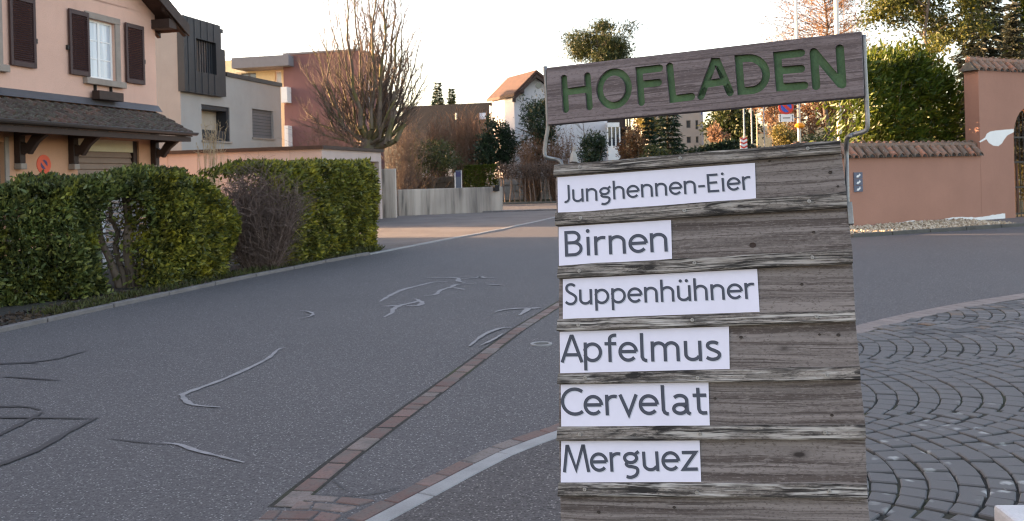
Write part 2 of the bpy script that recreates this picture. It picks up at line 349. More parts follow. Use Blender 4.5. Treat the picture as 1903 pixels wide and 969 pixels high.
M['postblue'] = simple('blue_grey_panel', (.10, .13, .18), .4, .12)
M['rubble'] = simple('rubble_stone', (.20, .165, .125), .9, .35, 6, 40, .4)
M['rubble2'] = simple('pale_rubble_stone', (.33, .31, .29), .9, .25, 6, 40, .4)
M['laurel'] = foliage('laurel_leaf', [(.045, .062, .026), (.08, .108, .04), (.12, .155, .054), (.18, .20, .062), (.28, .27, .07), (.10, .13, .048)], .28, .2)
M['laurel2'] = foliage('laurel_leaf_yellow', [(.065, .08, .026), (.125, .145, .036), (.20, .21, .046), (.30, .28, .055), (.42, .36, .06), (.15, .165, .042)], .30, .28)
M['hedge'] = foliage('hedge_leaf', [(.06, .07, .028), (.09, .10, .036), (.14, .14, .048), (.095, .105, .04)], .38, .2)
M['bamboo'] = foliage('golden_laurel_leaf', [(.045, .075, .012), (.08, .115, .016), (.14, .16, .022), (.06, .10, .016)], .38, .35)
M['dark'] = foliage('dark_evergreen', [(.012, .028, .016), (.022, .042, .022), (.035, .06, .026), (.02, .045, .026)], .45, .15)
M['mid'] = foliage('mid_green', [(.03, .045, .016), (.05, .065, .02), (.075, .085, .024), (.045, .065, .02)], .5, .2)
M['pine'] = foliage('pine_needle', [(.028, .042, .014), (.05, .062, .018), (.085, .085, .024), (.04, .06, .02)], .5, .2)
M['gold'] = foliage('golden_leaf', [(.13, .105, .028), (.19, .14, .035), (.10, .10, .03), (.21, .17, .05)], .5, .35)
M['olive'] = foliage('olive_leaf', [(.07, .085, .02), (.11, .125, .028), (.16, .15, .035), (.09, .10, .025)], .45, .35)
M['thuja'] = foliage('thuja_leaf', [(.09, .115, .014), (.13, .15, .018), (.06, .085, .014)], .5, .25)
M['silver'] = foliage('silver_fir_needle', [(.06, .065, .045), (.10, .10, .075), (.04, .048, .03)], .5, .2)
M['rust'] = foliage('rust_leaf', [(.15, .065, .028), (.22, .10, .045), (.11, .055, .03), (.20, .12, .06)], .6, .25)
M['peach'] = foliage('peach_autumn_leaf', [(.28, .16, .10), (.36, .22, .14), (.22, .13, .09)], .6, .3)
M['brown'] = foliage('dead_brown_leaf', [(.075, .048, .036), (.11, .07, .05), (.055, .04, .032)], .7, .15)
M['barkm'] = bark('mossy_bark', (.16, .125, .10), (.12, .115, .04))
M['bark'] = bark('grey_bark', (.105, .078, .062))
M['bark2'] = bark('pale_bark', (.21, .16, .125))
M['twig'] = bark('brown_twig', (.15, .11, .09))
M['twigp'] = bark('dead_twig', (.18, .125, .105))
M['twigo'] = bark('orange_twig', (.25, .15, .10))
M['straw'] = simple('straw', (.50, .36, .22), .8, .2)
M['grass'] = foliage('verge_grass', [(.04, .06, .014), (.07, .085, .02), (.09, .08, .03)], .6, .2)

# ------------------------------------------------------------------ the ground
def sheet(name, pts, mat, z, parent=None, sub=None):
    return MB().add([(p[0], p[1], z) for p in pts], [tuple(range(len(pts)))]).build(name, mat, parent)
xs = np.concatenate([np.linspace(-400, -60, 12), np.linspace(-50, 60, 45), np.linspace(70, 400, 12)])
ys = np.concatenate([np.linspace(-60, 40, 12), np.linspace(44, 130, 50), np.linspace(150, 700, 12)])
V = [(x, y, gz(x, y) - .03) for y in ys for x in xs]; nx = len(xs)
Fq = [(j*nx+i, j*nx+i+1, (j+1)*nx+i+1, (j+1)*nx+i) for j in range(len(ys)-1) for i in range(nx-1)]
me = np_mesh('ground', V, Fq); tag(link('ground', me, M['earth']), kind='structure')

KERB = [(-60, 632), (0, 619), (130, 590), (238, 566), (330, 546), (453, 519), (546, 501), (639, 482), (688, 474)]
LINE = [(688, 474), (718, 468), (823, 448), (928, 428.6), (1033, 405), (1090, 392)]
kpts = [Vector((-5.0, -8, 0)), Vector((-4.95, 3, 0)), Vector((-4.9, 6.0, 0))] + [G(*p) for p in KERB]
lpts = [G(*p) for p in LINE]
road_poly = kpts + lpts[1:] + [Vector((2.7, 36.6, 0)), Vector((-14, 36.6, 0)), Vector((-14, 46, 0)), Vector((30, 46, 0)), Vector((34, 24.5, 0)), Vector((40, -8, 0))]
road = tag(sheet('road', road_poly, M['road'], 0.0), kind='structure')
# far street climbing beyond the crossing
V = []; n = 30
for i in range(n + 1):
    y = 44 + i * 3.2; c = 10.6 + (y - 44) * .255; w = 3.2
    V += [(c - w, y, gz(0, y) + .004), (c + w, y, gz(0, y) + .004)]
MBs = MB(); MBs.add(V, [(2*i, 2*i+1, 2*i+3, 2*i+2) for i in range(n)]); tag(MBs.build('far_street', M['road']), kind='structure')
# left verge under the hedge, gravel yard
verge = tag(sheet('verge', [k + Vector((-.06, .0, 0)) for k in kpts] + [Vector((-3.4, 19.0, 0)), Vector((-5, 20.5, 0)), Vector((-14, 21, 0)), Vector((-14, -8, 0))], M['verge'], .012), kind='structure')
yard = tag(sheet('gravel_yard', [kpts[-1] + Vector((-.25, .1, 0))] + [p + Vector((-.05, 0, 0)) for p in lpts] + [Vector((2.6, 36.7, 0)), Vector((-.2, 36.7, 0)), Vector((-4.4, 33.9, 0)), Vector((-12, 32, 0)), Vector((-12, 20.4, 0)), Vector((-3.4, 18.9, 0))], M['yard'], .006), kind='structure')

def resample(pts, step):
    pts = [Vector(p) for p in pts]; out = [pts[0]]; acc = 0.0
    for a, b in zip(pts, pts[1:]):
        d = (b - a).length; pos_ = step - acc
        while pos_ < d: out.append(a.lerp(b, pos_ / d)); pos_ += step
        acc = (acc + d) % step if d + acc >= step else acc + d
    out.append(pts[-1]); return out
def kerb(name, pts, width, height, mat, step, side=1, gap=.008, z0=-.1):
    root = tag(empty(name, (0, 0, 0)), kind='structure'); q = resample(pts, step)
    for a, b in zip(q, q[1:]):
        if (b - a).length < .15: continue
        d = (b - a).normalized(); nrm = Vector((-d.y, d.x, 0)) * side
        a2 = a + d * gap; b2 = b - d * gap; hh = height + random.uniform(-.004, .004)
        poly = [a2, b2, b2 + nrm * width, a2 + nrm * width]
        MB().prism([Vector((p.x, p.y, z0)) for p in poly], (0, 0, hh - z0)).build('kerb_stone', mat, root, bevel=.008)
    return root
kerb('kerb', kpts[1:], .085, .045, M['granite'], 1.0)
kerb('yard_edging', lpts, .10, .022, M['palestone'], 1.0)

# ------------------------------------------------------------------ paved strips (pavers are pieces)
strip = tag(empty('paver_strip'), kind='structure')
def ground_poly(pts): return [G(u, v) for u, v in pts]
def stone(name, poly, mat, parent, h=.006, z0=-.05, bevel=.004):
    return MB().prism([Vector((p.x, p.y, z0)) for p in poly], (0, 0, h - z0)).build(name, mat, parent, bevel=bevel)
S1 = [(507, 943), (540, 916), (615, 857), (704, 792), (766, 748), (828, 704), (903, 649), (956, 611), (1040, 560)]
g1 = [G(*p) for p in S1]; d_ext = (g1[-1] - g1[-2]).normalized(); g1.append(g1[-1] + d_ext * 3.2)
V = []
for i_, p in enumerate(g1):
    d_ = (g1[min(i_+1, len(g1)-1)] - g1[max(i_-1, 0)]).normalized(); n_ = Vector((d_.y, -d_.x, 0)); V += [(p - n_*.022)[:2] + (.0012,), (p + n_*.112)[:2] + (.0012,)]
MB().add(V, [(2*i_, 2*i_+1, 2*i_+3, 2*i_+2) for i_ in range(len(g1)-1)]).build('joint_bed', M['joint'], strip)
q = []; tot = resample(g1, .01); acc = 0
i = 0
while i < len(tot) - 8:
    ln = random.choice([19, 20, 21, 22, 16, 11]); j = min(i + ln, len(tot) - 1)
    a, b = tot[i], tot[j]; d = (b - a).normalized(); nrm = Vector((d.y, -d.x, 0)); w = .098 + random.uniform(-.008, .006)
    a2, b2 = a + d * .007, b - d * .007; sh = random.uniform(-.012, .012)
    stone('paver', [a2, b2, b2 + nrm * w + d * sh, a2 + nrm * w + d * sh], M['paver'], strip, .004 + random.uniform(-.002, .003)); i = j
# junction where both strips meet
def zz(pts): return [(440 + x / 4.757, 780 + y / 4.757) for x, y in pts]
JN = [[(575, 668), (905, 692), (850, 732), (560, 718)], [(925, 690), (1225, 718), (1090, 763), (872, 735)],
      [(535, 728), (680, 738), (640, 797), (470, 797)], [(695, 742), (1065, 775), (950, 823), (664, 795)],
      [(410, 812), (730, 818), (650, 886), (350, 883)], [(745, 822), (925, 850), (840, 915), (672, 893)],
      [(275, 812), (395, 812), (325, 886), (190, 886)], [(150, 893), (320, 893), (230, 975), (50, 975)], [(345, 895), (640, 900), (540, 985), (260, 980)], [(665, 903), (830, 925), (740, 1000), (560, 990)]]
for pl in JN: stone('paver', ground_poly(zz(pl)), M['paver'], strip, .005)
# second row of pavers and the pale band that turn round the corner and bound the cobbles
UPR = [(640, 969), (743, 910), (912, 828), (1040, 783)]
MIDR = [(681, 969), (761, 927), (929, 841), (1038, 801)]
LOWR = [(743, 969), (859, 903), (960, 857), (1038, 823)]
gm = [G(*p) for p in MIDR]; e0 = G(1590, 607); e1 = G(1690, 583); e2 = G(1800, 562); e3 = G(1903, 546)
curve = [gm[0] + (gm[0] - gm[1]) * .8] + gm + [Vector((.85, 5.45, 0)), Vector((1.75, 6.5, 0)), e0, e1, e2, e3, e3 + (e3 - e2) * 3]
def smooth(pts, k=6):
    pts = [pts[0]] + pts + [pts[-1]]; out = []
    for i in range(1, len(pts) - 2):
        p0, p1, p2, p3 = pts[i-1:i+3]
        for s in range(k):
            t_ = s / k
            out.append(.5 * ((2*p1) + (p2 - p0)*t_ + (2*p0 - 5*p1 + 4*p2 - p3)*t_*t_ + (3*p1 - p0 - 3*p2 + p3)*t_**3))
    out.append(pts[-2]); return out
curve = smooth([Vector(p) for p in curve]); cq = resample(curve, .01)
band = tag(empty('edging_band'), kind='structure')
i = 0
while i < len(cq) - 12:                                   # pale edging stones on the forecourt side
    ln = random.choice([48, 55, 62]) if cq[i].x < 1.2 else random.choice([14, 18, 22]); j = min(i + ln, len(cq) - 1); a, b = cq[i], cq[j]; m_ = cq[(i + j) // 2]; d = (b - a).normalized(); nr = Vector((d.y, -d.x, 0))
    w = .085 if a.x < 1.2 else .20
    mat = M['palestone'] if a.x < 1.2 else M['edgestone']
    stone('edging_stone', [a + d*.004, m_, b - d*.004, b - d*.004 + nr*w, m_ + nr * w, a + d*.004 + nr*w], mat, band, .007); i = j
i = 0
while i < len(cq) - 12 and cq[i].x < .9:                  # red pavers on the road side
    ln = random.choice([20, 22, 24, 15]); j = min(i + ln, len(cq) - 1); a, b = cq[i], cq[j]; d = (b - a).normalized(); nr = Vector((-d.y, d.x, 0))
    w = .085 + random.uniform(-.006, .01)
    if a.y > 3.38: stone('paver', [a + d*.005 + nr*.006, b - d*.005 + nr*.006, b - d*.005 + nr*w, a + d*.005 + nr*w], M['paver'], strip, .004)
    i = j
fc = [p + Vector((.02, -.02, 0)) for p in cq[::10] if p.x < .9]
tag(sheet('forecourt', fc + [Vector((.80, 5.3, 0)), Vector((.80, -6, 0)), Vector((-2.6, -6, 0)), Vector((-2.2, 2.6, 0))], M['court'], .0035), kind='structure')
# cobbled area: segmental arches of setts
cobb = [p for p in cq[::10] if p.x >= .8]
cobbles = tag(sheet('cobbled_pavement', cobb + [Vector((12, 3, 0)), Vector((12, -4, 0)), Vector((.8, -4, 0))], M['joint'], -.006), kind='structure')
cobbles.location.z = .0085
def limY(x):                                              # far edge of the cobbles at x
    best = 0
    for a, b in zip(cobb, cobb[1:]):
        if a.x <= x <= b.x or b.x <= x <= a.x: best = max(best, a.lerp(b, (x - a.x) / max(1e-6, b.x - a.x)).y)
    return best
bm = bmesh.new(); bmesh.ops.create_cube(bm, size=1.0); bmesh.ops.bevel(bm, geom=bm.edges[:], offset=.055, segments=1, affect='EDGES', profile=.5)
sett_me = bpy.data.meshes.new('sett'); bm.to_mesh(sett_me); bm.free(); sett_me.materials.append(M['sett'])
for p in sett_me.polygons: p.use_smooth = False
setts = []; RAD = 1.0; PITCH = .118; NA = 13
yc = 4.07 - 1.414 * 2
while yc < 11:
    kx = int((0.2 - RAD) / PITCH) - 2
    for i in range(kx, 90):
        for k in range(NA):
            ph = -math.pi/4 + (k + .5 + (.5 if i % 2 else 0) * .8 - .2) * (math.pi/2) / NA
            if abs(ph) > math.pi/4 * 1.0: continue
            x = -.4 + i * PITCH + RAD * math.cos(ph); y = yc + RAD * math.sin(ph) + random.uniform(-.006, .006)
            if x < .86 or x > 9 or y > limY(x) - .27: continue
            setts.append((x, y, ph, PITCH * math.cos(ph) - .008 + random.uniform(-.007, .003), RAD * (math.pi/2) / NA - .007 + random.uniform(-.012, .003)))
    yc += 1.414
def vis(s):
    d = Vector((s[0], s[1], -H)); u_ = CX + F_PX * d.dot(RT) / max(.1, d.y); v_ = CY - F_PX * d.dot(UP) / max(.1, d.y)
    return s[1] > 1 and 1585 < u_ < 1930 and v_ < 990
setts.sort(key=lambda s: (0 if vis(s) else 1, s[0]**2 + s[1]**2))
rest_v = []; rest_f = []; base_v = np.array([v.co[:] for v in sett_me.vertices]); base_f = [tuple(p.vertices) for p in sett_me.polygons]
for idx, (x, y, ph, a, b) in enumerate(setts):
    zt = .012 + random.uniform(-.004, .004); tx, ty = random.uniform(-.022, .022), random.uniform(-.022, .022)
    Mx = Matrix.Translation((x, y, zt - .035)) @ Matrix.Rotation(ph, 4, 'Z') @ Matrix.Rotation(tx, 4, 'X') @ Matrix.Rotation(ty, 4, 'Y') @ Matrix.Diagonal((a, b, .07, 1))
    if idx < 296:
        o = bpy.data.objects.new('sett', sett_me); col.objects.link(o); o.parent = cobbles; o.matrix_local = Matrix.Translation((0, 0, -.0085)) @ Mx
    else:
        Mn = np.array(Mx); off = len(rest_v) * len(base_v); rest_v.append(base_v @ Mn[:3, :3].T + Mn[:3, 3] - np.array([0, 0, .0085])); rest_f += [tuple(i + off for i in f) for f in base_f]
me = bpy.data.meshes.new('outer_setts'); me.from_pydata(np.concatenate(rest_v).tolist(), [], rest_f)
tag(link('outer_setts', me, M['sett'], cobbles), kind='stuff')

# crack sealing on the asphalt
def seal(pts, mat, w0, z=.0045):
    g = [G(*p) for p in pts]; g = smooth(g, 5); n = len(g); V = []
    for i, p in enumerate(g):
        d = (g[min(i+1, n-1)] - g[max(i-1, 0)]).normalized(); nr = Vector((-d.y, d.x, 0))
        w = w0 * (.35 + .65 * min(1, 3*i/n, 3*(n-1-i)/n)) * random.uniform(.55, 1.2)*.95
        V += [(p + nr*w)[:2] + (z,), (p - nr*w)[:2] + (z,)]
    MB().add(V, [(2*i, 2*i+1, 2*i+3, 2*i+2) for i in range(n-1)]).build('crack_seal', mat, road)
A8 = lambda L: [(560 + x/3.806, 380 + y/3.806) for x, y in L]
A7 = lambda L: [(460 + x/2.258, 540 + y/2.258) for x, y in L]
A6 = lambda L: [(x/2.37, 560 + y/2.37) for x, y in L]
k = 0
for L in ([(555,690),(585,672),(640,640),(720,605),(830,577),(940,552),(1040,552)], [(585,800),(640,770),(650,745),(700,718),(800,695),(830,680),(800,672)], [(570,725),(690,718)],
          [(830,680),(855,700),(820,720),(740,718)], [(865,650),(950,640),(985,610),(1060,588),(1100,570),(1240,560)], [(1070,590),(1155,606)], [(885,523),(1095,523),(1110,545),(1160,558)],
          [(1110,530),(1240,522),(1262,512),(1290,522),(1365,524)], [(1310,568),(1415,575)], [(1365,768),(1430,750),(1540,740),(1600,742),(1570,770),(1540,790)], [(1600,742),(1695,735)]):
    seal(A8(L), M['sealw'], .034, .0042 + k * .00025); k += 1
for L, w in (([(930,238),(990,190),(1060,162),(1110,158)], .024), ([(975,235),(1030,210),(1070,185)], .02), ([(210,122),(260,112),(275,100),(250,90),(220,88)], .018)): seal(A7(L), M['sealw'], w, .0075)
seal(A6([(1260,208),(1225,215),(1170,260),(1000,340),(830,403),(805,420),(830,450),(870,462),(970,470)]), M['sealw'], .024, .005)
seal(A6([(720,628),(790,635),(860,660),(960,685),(1075,714)]), M['sealw'], .016, .005)
k = 0
for L, w in (([(480,608),(600,622),(720,632)], .008), ([(-60,282),(0,278),(120,272),(240,258),(310,240),(380,222)], .026), ([(100,272),(170,278)], .016), ([(10,335),(130,342),(260,352)], .02),
          ([(-60,465),(0,467),(110,467),(180,482)], .02), ([(-60,513),(0,515),(200,517),(420,520)], .02), ([(190,490),(100,540),(0,590),(-60,620)], .026), ([(430,515),(300,580),(150,665),(0,725),(-60,750)], .026)):
    seal(A6(L), M['sealb'], w, .0042 + k * .0003); k += 1
seal([(440 + x/4.757, 780 + y/4.757) for x, y in [(850, 540), (905, 585), (965, 640)]], M['sealb'], .006, .005)
seal([(440 + x/4.757, 780 + y/4.757) for x, y in [(650, 660), (830, 678), (1000, 680), (1250, 655), (1450, 600)]], M['sealb'], .0045, .0055)
# small valve cover in the lane
c = G(1006, 640.5); vc = empty('valve_cover', (c.x, c.y, 0))
def ring(mb, r0, r1, z0, z1, n=28):
    for k in range(n):
        a, b = 2*math.pi*k/n, 2*math.pi*(k+1)/n
        p = [(r0*math.cos(a), r0*math.sin(a)), (r1*math.cos(a), r1*math.sin(a)), (r1*math.cos(b), r1*math.sin(b)), (r0*math.cos(b), r0*math.sin(b))]
        mb.add([(x, y, z0) for x, y in p] + [(x, y, z1) for x, y in p], [(4,5,6,7), (1,2,6,5), (3,0,4,7)])
    return mb
ring(MB(), .062, .085, -.01, .009).build('rim', M['palestone'], vc); ring(MB(), .0, .055, -.01, .006).build('lid', M['granite_dark'], vc)
tag(vc, 'small round valve cover with pale rim set in the asphalt', 'valve cover')

# ------------------------------------------------------------------ shop sign
def rot(a, b, c): return Matrix.Rotation(a, 4, 'Z') @ Matrix.Rotation(b, 4, 'X') @ Matrix.Rotation(c, 4, 'Y')
PM = Matrix.Translation((.386, 1.962, 1.314)) @ rot(-.263, -.192, -.042)
TM = Matrix.Translation((.380, 1.896, 1.490)) @ rot(-.447, -.081, -.033)
PMi, TMi = PM.inverted(), TM.inverted(); CAM = Vector((0, 0, H))
def onplane(u, v, Mi, y=0.0):
    o = Mi @ CAM; d = (Mi.to_3x3() @ ray(u, v)); t_ = (y - o.y) / d.y; p = o + d * t_; return p.x, p.z
sign = empty('shop_sign', (0, 0, 0)); sign.matrix_world = PM
tag(sign, 'weathered wooden sandwich board with HOFLADEN header and product cards', 'sign')
BT = [((1033,308),(1560,262),(1562,287),(1033,328)), ((1035,397),(1572,358),(1573,387),(1036,420)), ((1040,494),(1583,464),(1584,491),(1040,518)), ((1039,594),(1588,577),(1589,598),(1039,616)),
      ((1040,695),(1597,681),(1598,707),(1040,714)), ((1039,793),(1607,789),(1608,816),(1039,819)), ((1041,897),(1610,899),(1611,925),(1041,921))]
bl = [[onplane(u, v, PMi) for u, v in q] for q in BT]
for k in range(6):                                        # rows below the picture, down to the ground
    p = bl[-1]; bl.append([(x + (0.0), z - .1125) for x, z in p])
def batten(q, k):
    (x0, a), (x1, b), (x1b, c_), (x0b, d_) = q
    x0 -= .002; x0b -= .002
    mb = MB(); f0, f1, bk = -.010, -.017, .004             # slightly splayed lower lip
    N = 14; V = []
    for i in range(N + 1):
        t_ = i / N; xt = x0 + (x1 - x0)*t_; xb = x0b + (x1b - x0b)*t_; zt = a + (b - a)*t_; zb = d_ + (c_ - d_)*t_
        w = math.sin(i*1.7 + k*2.1)*.0007 + random.uniform(-.0006, .0006); w2 = random.uniform(-.0005, .0005)
        V += [(xt, bk, zt + w), (xt, f0 + .003, zt + w), (xt, f0, zt - .004 + w), (xb, f1, zb + .003 + w2), (xb, f1 + .002, zb + w2), (xb, bk, zb + w2)]
    mb.add(V, [(6*i + j, 6*i + (j+1) % 6, 6*(i+1) + (j+1) % 6, 6*(i+1) + j) for i in range(N) for j in range(6)] + [tuple(range(6)), tuple(range(6*N, 6*N+6))[::-1]])
    return mb.build('batten', M['batten'], sign)
zend = None
for k, q in enumerate(bl):
    batten(q, k)
    for fr in (.085, .47, .885):
        fr += random.uniform(-.015, .015); x = q[0][0] + (q[1][0] - q[0][0])*fr; zt = q[0][1] + (q[1][1] - q[0][1])*fr; zb = q[3][1] + (q[2][1] - q[3][1])*fr; z = zb + (zt - zb)*random.uniform(.35, .6)
        mb = MB(); n = 12; yy = -.0165
        mb.add([(x + .0042*math.cos(2*math.pi*i/n), yy + .003, z + .0042*math.sin(2*math.pi*i/n)) for i in range(n)] + [(x + .0036*math.cos(2*math.pi*i/n), yy, z + .0036*math.sin(2*math.pi*i/n)) for i in range(n)] + [(x + .0014*math.cos(2*math.pi*i/n), yy, z + .0014*math.sin(2*math.pi*i/n)) for i in range(n)] + [(x, yy + .0022, z)],
               [(i, (i+1) % n, n + (i+1) % n, n + i) for i in range(n)] + [(n + i, n + (i+1) % n, 2*n + (i+1) % n, 2*n + i) for i in range(n)] + [(2*n + i, 2*n + (i+1) % n, 3*n) for i in range(n)])
        mb.build('screw', M['screw'], sign)
def plank(tl, tr, br, bl_, y0=0.0, th=.016):
    e = .012; pts = [(tl[0], tl[1] + e), (tr[0] + .001, tr[1] + e), (br[0] + .001, br[1] - .004), (bl_[0], bl_[1] - .004)]
    MB().prism([Vector((x, y0 + (.0 if i < 2 else -.004), z)) for i, (x, z) in enumerate(pts)][::-1], (0, th, 0)).build('plank', M['wood'], sign, bevel=.0012)
for q, r_ in zip(bl, bl[1:]): plank(q[3], q[2], r_[1], r_[0])
for (u_, v_, r_) in ((1543, 321, .0042), (1557, 347, .003), (1512, 432, .0034), (1399, 456, .007), (1382, 386, .006), (1490, 529, .0034), (1377, 627, .0038), (1523, 622, .0028), (1558, 623, .0042), (1546, 772, .0035), (1253, 943, .0036), (1329, 741, .003), (1113, 952, .004), (1430, 300, .0028)):
    x, z = onplane(u_, v_, PMi, -.003); n = 10; o = MB().add([(x + r_*math.cos(2*math.pi*i/n), -.0047, z + r_*.8*math.sin(2*math.pi*i/n)) for i in range(n)] + [(x + r_*.45*math.cos(2*math.pi*i/n), -.0038, z + r_*.4*math.sin(2*math.pi*i/n)) for i in range(n)], [(i, (i+1) % n, n + (i+1) % n, n + i) for i in range(n)] + [tuple(range(n, 2*n))]).build('nail' if r_ < .005 else 'knot', M['nail'] if r_ < .005 else M['brownwood'], sign)
zlow = bl[-1][3][1]
for xx in (-.24, .24):                                    # stiles and rear legs of the A-frame
    MB().box(xx - .03, xx + .03, .018, .045, zlow - .02, -.03).build('stile', M['wood'], sign, bevel=.002)
Ri = PMi.to_3x3()
for xx in (-.24, .24):
    top = PM @ Vector((xx, .05, -.06)); foot = Vector((top.x + .14, top.y + .48, .0)); a = PMi @ top; b = PMi @ foot
    d = (b - a).normalized(); s_ = Vector((1, 0, 0)); n_ = d.cross(s_).normalized()
    MB().prism([a + s_*.025 + n_*.012, a - s_*.025 + n_*.012, a - s_*.025 - n_*.012, a + s_*.025 - n_*.012], b - a).build('rear_leg', M['wood'], sign, bevel=.002)
# foot rails so that the front panel reaches the ground
for xx in (-.24, .24):
    a = Vector((xx, .031, zlow)); w = PM @ a; b = PMi @ Vector((w.x, w.y - .0, .0)); 
    d = (PM.to_3x3() @ Vector((0, 0, -1))); L_ = w.z / -d.z + .002
    MB().box(xx - .03, xx + .03, .019, .044, zlow - L_, zlow - .021).build('foot', M['wood'], sign)
# header board with routed letters
cor = [onplane(u, v, TMi) for u, v in ((1015, 126), (1601, 58), (1606, 179), (1018, 232))]
rel = PMi @ TM
def thicken(pts, w, closed=False, round_=True, nseg=7):
    """outline polygon(s) of a stroke in 2D: list of convexish quads is avoided; returns polygon (open) or (outer, inner)"""
    P2 = [Vector((p[0], p[1])) for p in pts]; n = len(P2); Lf, Rt = [], []
    for i in range(n):
        a = P2[(i-1) % n] if closed or i > 0 else None; b = P2[(i+1) % n] if closed or i < n-1 else None
        d1 = (P2[i] - a).normalized() if a is not None else None; d2 = (b - P2[i]).normalized() if b is not None else None
        if d1 is None: d1 = d2
        if d2 is None: d2 = d1
        n1 = Vector((-d1.y, d1.x)); n2 = Vector((-d2.y, d2.x)); m_ = (n1 + n2)
        if m_.length < .3: m_ = n1
        m_.normalize(); k_ = w / max(.55, m_.dot(n1)); Lf.append(P2[i] + m_*k_); Rt.append(P2[i] - m_*k_)
    if closed: return Lf, Rt
    poly = list(Lf)
    if round_:
        d = (P2[-1] - P2[-2]).normalized(); a0 = math.atan2(d.x, -d.y) ; a0 = math.atan2(Vector((-d.y, d.x)).y, Vector((-d.y, d.x)).x)
        poly += [P2[-1] + Vector((math.cos(a0 - math.pi*k_/nseg), math.sin(a0 - math.pi*k_/nseg)))*w for k_ in range(1, nseg)]
    poly += Rt[::-1]
    if round_:
        d = (P2[1] - P2[0]).normalized(); nv = Vector((d.y, -d.x)); a0 = math.atan2(nv.y, nv.x)
        poly += [P2[0] + Vector((math.cos(a0 - math.pi*k_/nseg), math.sin(a0 - math.pi*k_/nseg)))*w for k_ in range(1, nseg)]
    return poly
Z6 = lambda L: [(990 + x/3.588, 60 + y/3.588) for x, y in L]; Z1 = lambda L: [(990 + x/2.423, 40 + y/2.423) for x, y in L]; Z7 = lambda L: [(1330 + x/3.342, 40 + y/3.342) for x, y in L]
LET = [('H', [Z6([(207,308),(220,515)]), Z6([(363,292),(378,498)]), Z6([(212,400),(372,378)])]),
       ('F', [Z6([(845,240),(708,256),(724,468)]), Z6([(715,350),(838,336)])]),
       ('L', [Z6([(912,228),(933,446),(1058,430)])]),
       ('A', [Z1([(757,337),(815,182),(830,182),(888,320)]), Z1([(784,282),(858,270)])]),
       ('E', [Z7([(530,196),(382,212),(398,410),(550,398)]), Z7([(390,306),(530,294)])]),
       ('N', [Z7([(624,402),(608,190)]), Z7([(614,196),(776,388)]), Z7([(786,392),(770,168)])])]
lw = .0079
def solid(poly, y0, y1):
    return MB().prism([Vector((p.x, y0, p.y)) for p in poly], (0, y1 - y0, 0))
def ringsolid(o, i_, y0, y1):
    n = len(o); V = [(p.x, y0, p.y) for p in o] + [(p.x, y0, p.y) for p in i_] + [(p.x, y1, p.y) for p in o] + [(p.x, y1, p.y) for p in i_]; fs = []
    for k_ in range(n):
        j = (k_+1) % n; fs += [(k_, j, n+j, n+k_), (2*n+k_, 3*n+k_, 3*n+j, 2*n+j), (k_, 2*n+k_, 2*n+j, j), (n+k_, n+j, 3*n+j, 3*n+k_)]
    return MB().add(V, fs)
def tp(L): return [onplane(u, v, TMi) for u, v in L]
bd = MB().prism([Vector((x, 0, z)) for x, z in cor][::-1], (0, .024, 0)).mesh('sign_board', bevel=.0025, segs=2)
board = link('sign_board', bd, M['board'], sign); board.matrix_local = rel
DEP = .009; cut = MB(); floors = []
cutters = []
for nm, strokes in LET:
    for st_ in strokes: cutters.append((nm, solid(thicken(tp(st_), lw), -.01, DEP)))
oc = tp(Z6([(541, 377)]))[0]; orx = (tp(Z6([(638, 370)]))[0][0] - tp(Z6([(446, 384)]))[0][0]) / 2; orz = (tp(Z6([(535, 266)]))[0][1] - tp(Z6([(546, 488)]))[0][1]) / 2
opts = [(oc[0] + orx*math.cos(a), oc[1] + orz*math.sin(a)) for a in np.linspace(0, 2*math.pi, 40, endpoint=False)]
o_, i_ = thicken(opts, lw, True); cutters.append(('O', ringsolid(o_, i_, -.01, DEP)))
D = tp(Z7([(141, 232), (157, 432)])); dt, db_ = Vector(D[0]), Vector(D[1]); dr = Vector(tp(Z7([(312, 322)]))[0])
dx = (dr - (dt + db_)/2); dpts = [tuple(dt)] + [tuple((dt + db_)/2 + dx*(.38 + .62*math.cos(a)) + (dt - db_)/2*math.sin(a)) for a in np.linspace(math.pi/2, -math.pi/2, 20)] + [tuple(db_)]
o_, i_ = thicken(dpts[::-1], lw, True); cutters.append(('D', ringsolid(o_, i_, -.01, DEP)))
dg = bpy.context.evaluated_depsgraph_get
for nm, mb in cutters:
    cme = mb.mesh('cutter'); co = bpy.data.objects.new('cutter', cme); col.objects.link(co); co.matrix_world = PM @ rel
    md = board.modifiers.new('b', 'BOOLEAN'); md.object = co; md.operation = 'DIFFERENCE'; md.solver = 'EXACT'; md.use_self = True
    bpy.context.view_layer.update()
    nme = bpy.data.meshes.new_from_object(board.evaluated_get(dg())); board.modifiers.clear(); board.data = nme
    bpy.data.objects.remove(co)
board.data.materials.clear(); board.data.materials.append(M['board'])
for p in board.data.polygons: p.material_index = 0; p.use_smooth = False
kk = 0
for nm, mb in cutters:                                    # green paint on the routed floor
    V = [(x, (DEP - .0004 - .00006*kk) + (0 if y < 0 else .0012), z) for x, y, z in mb.v]; o2 = MB().add(V, mb.f).build('letter', M['green'], board); kk = (kk + 1) % 4
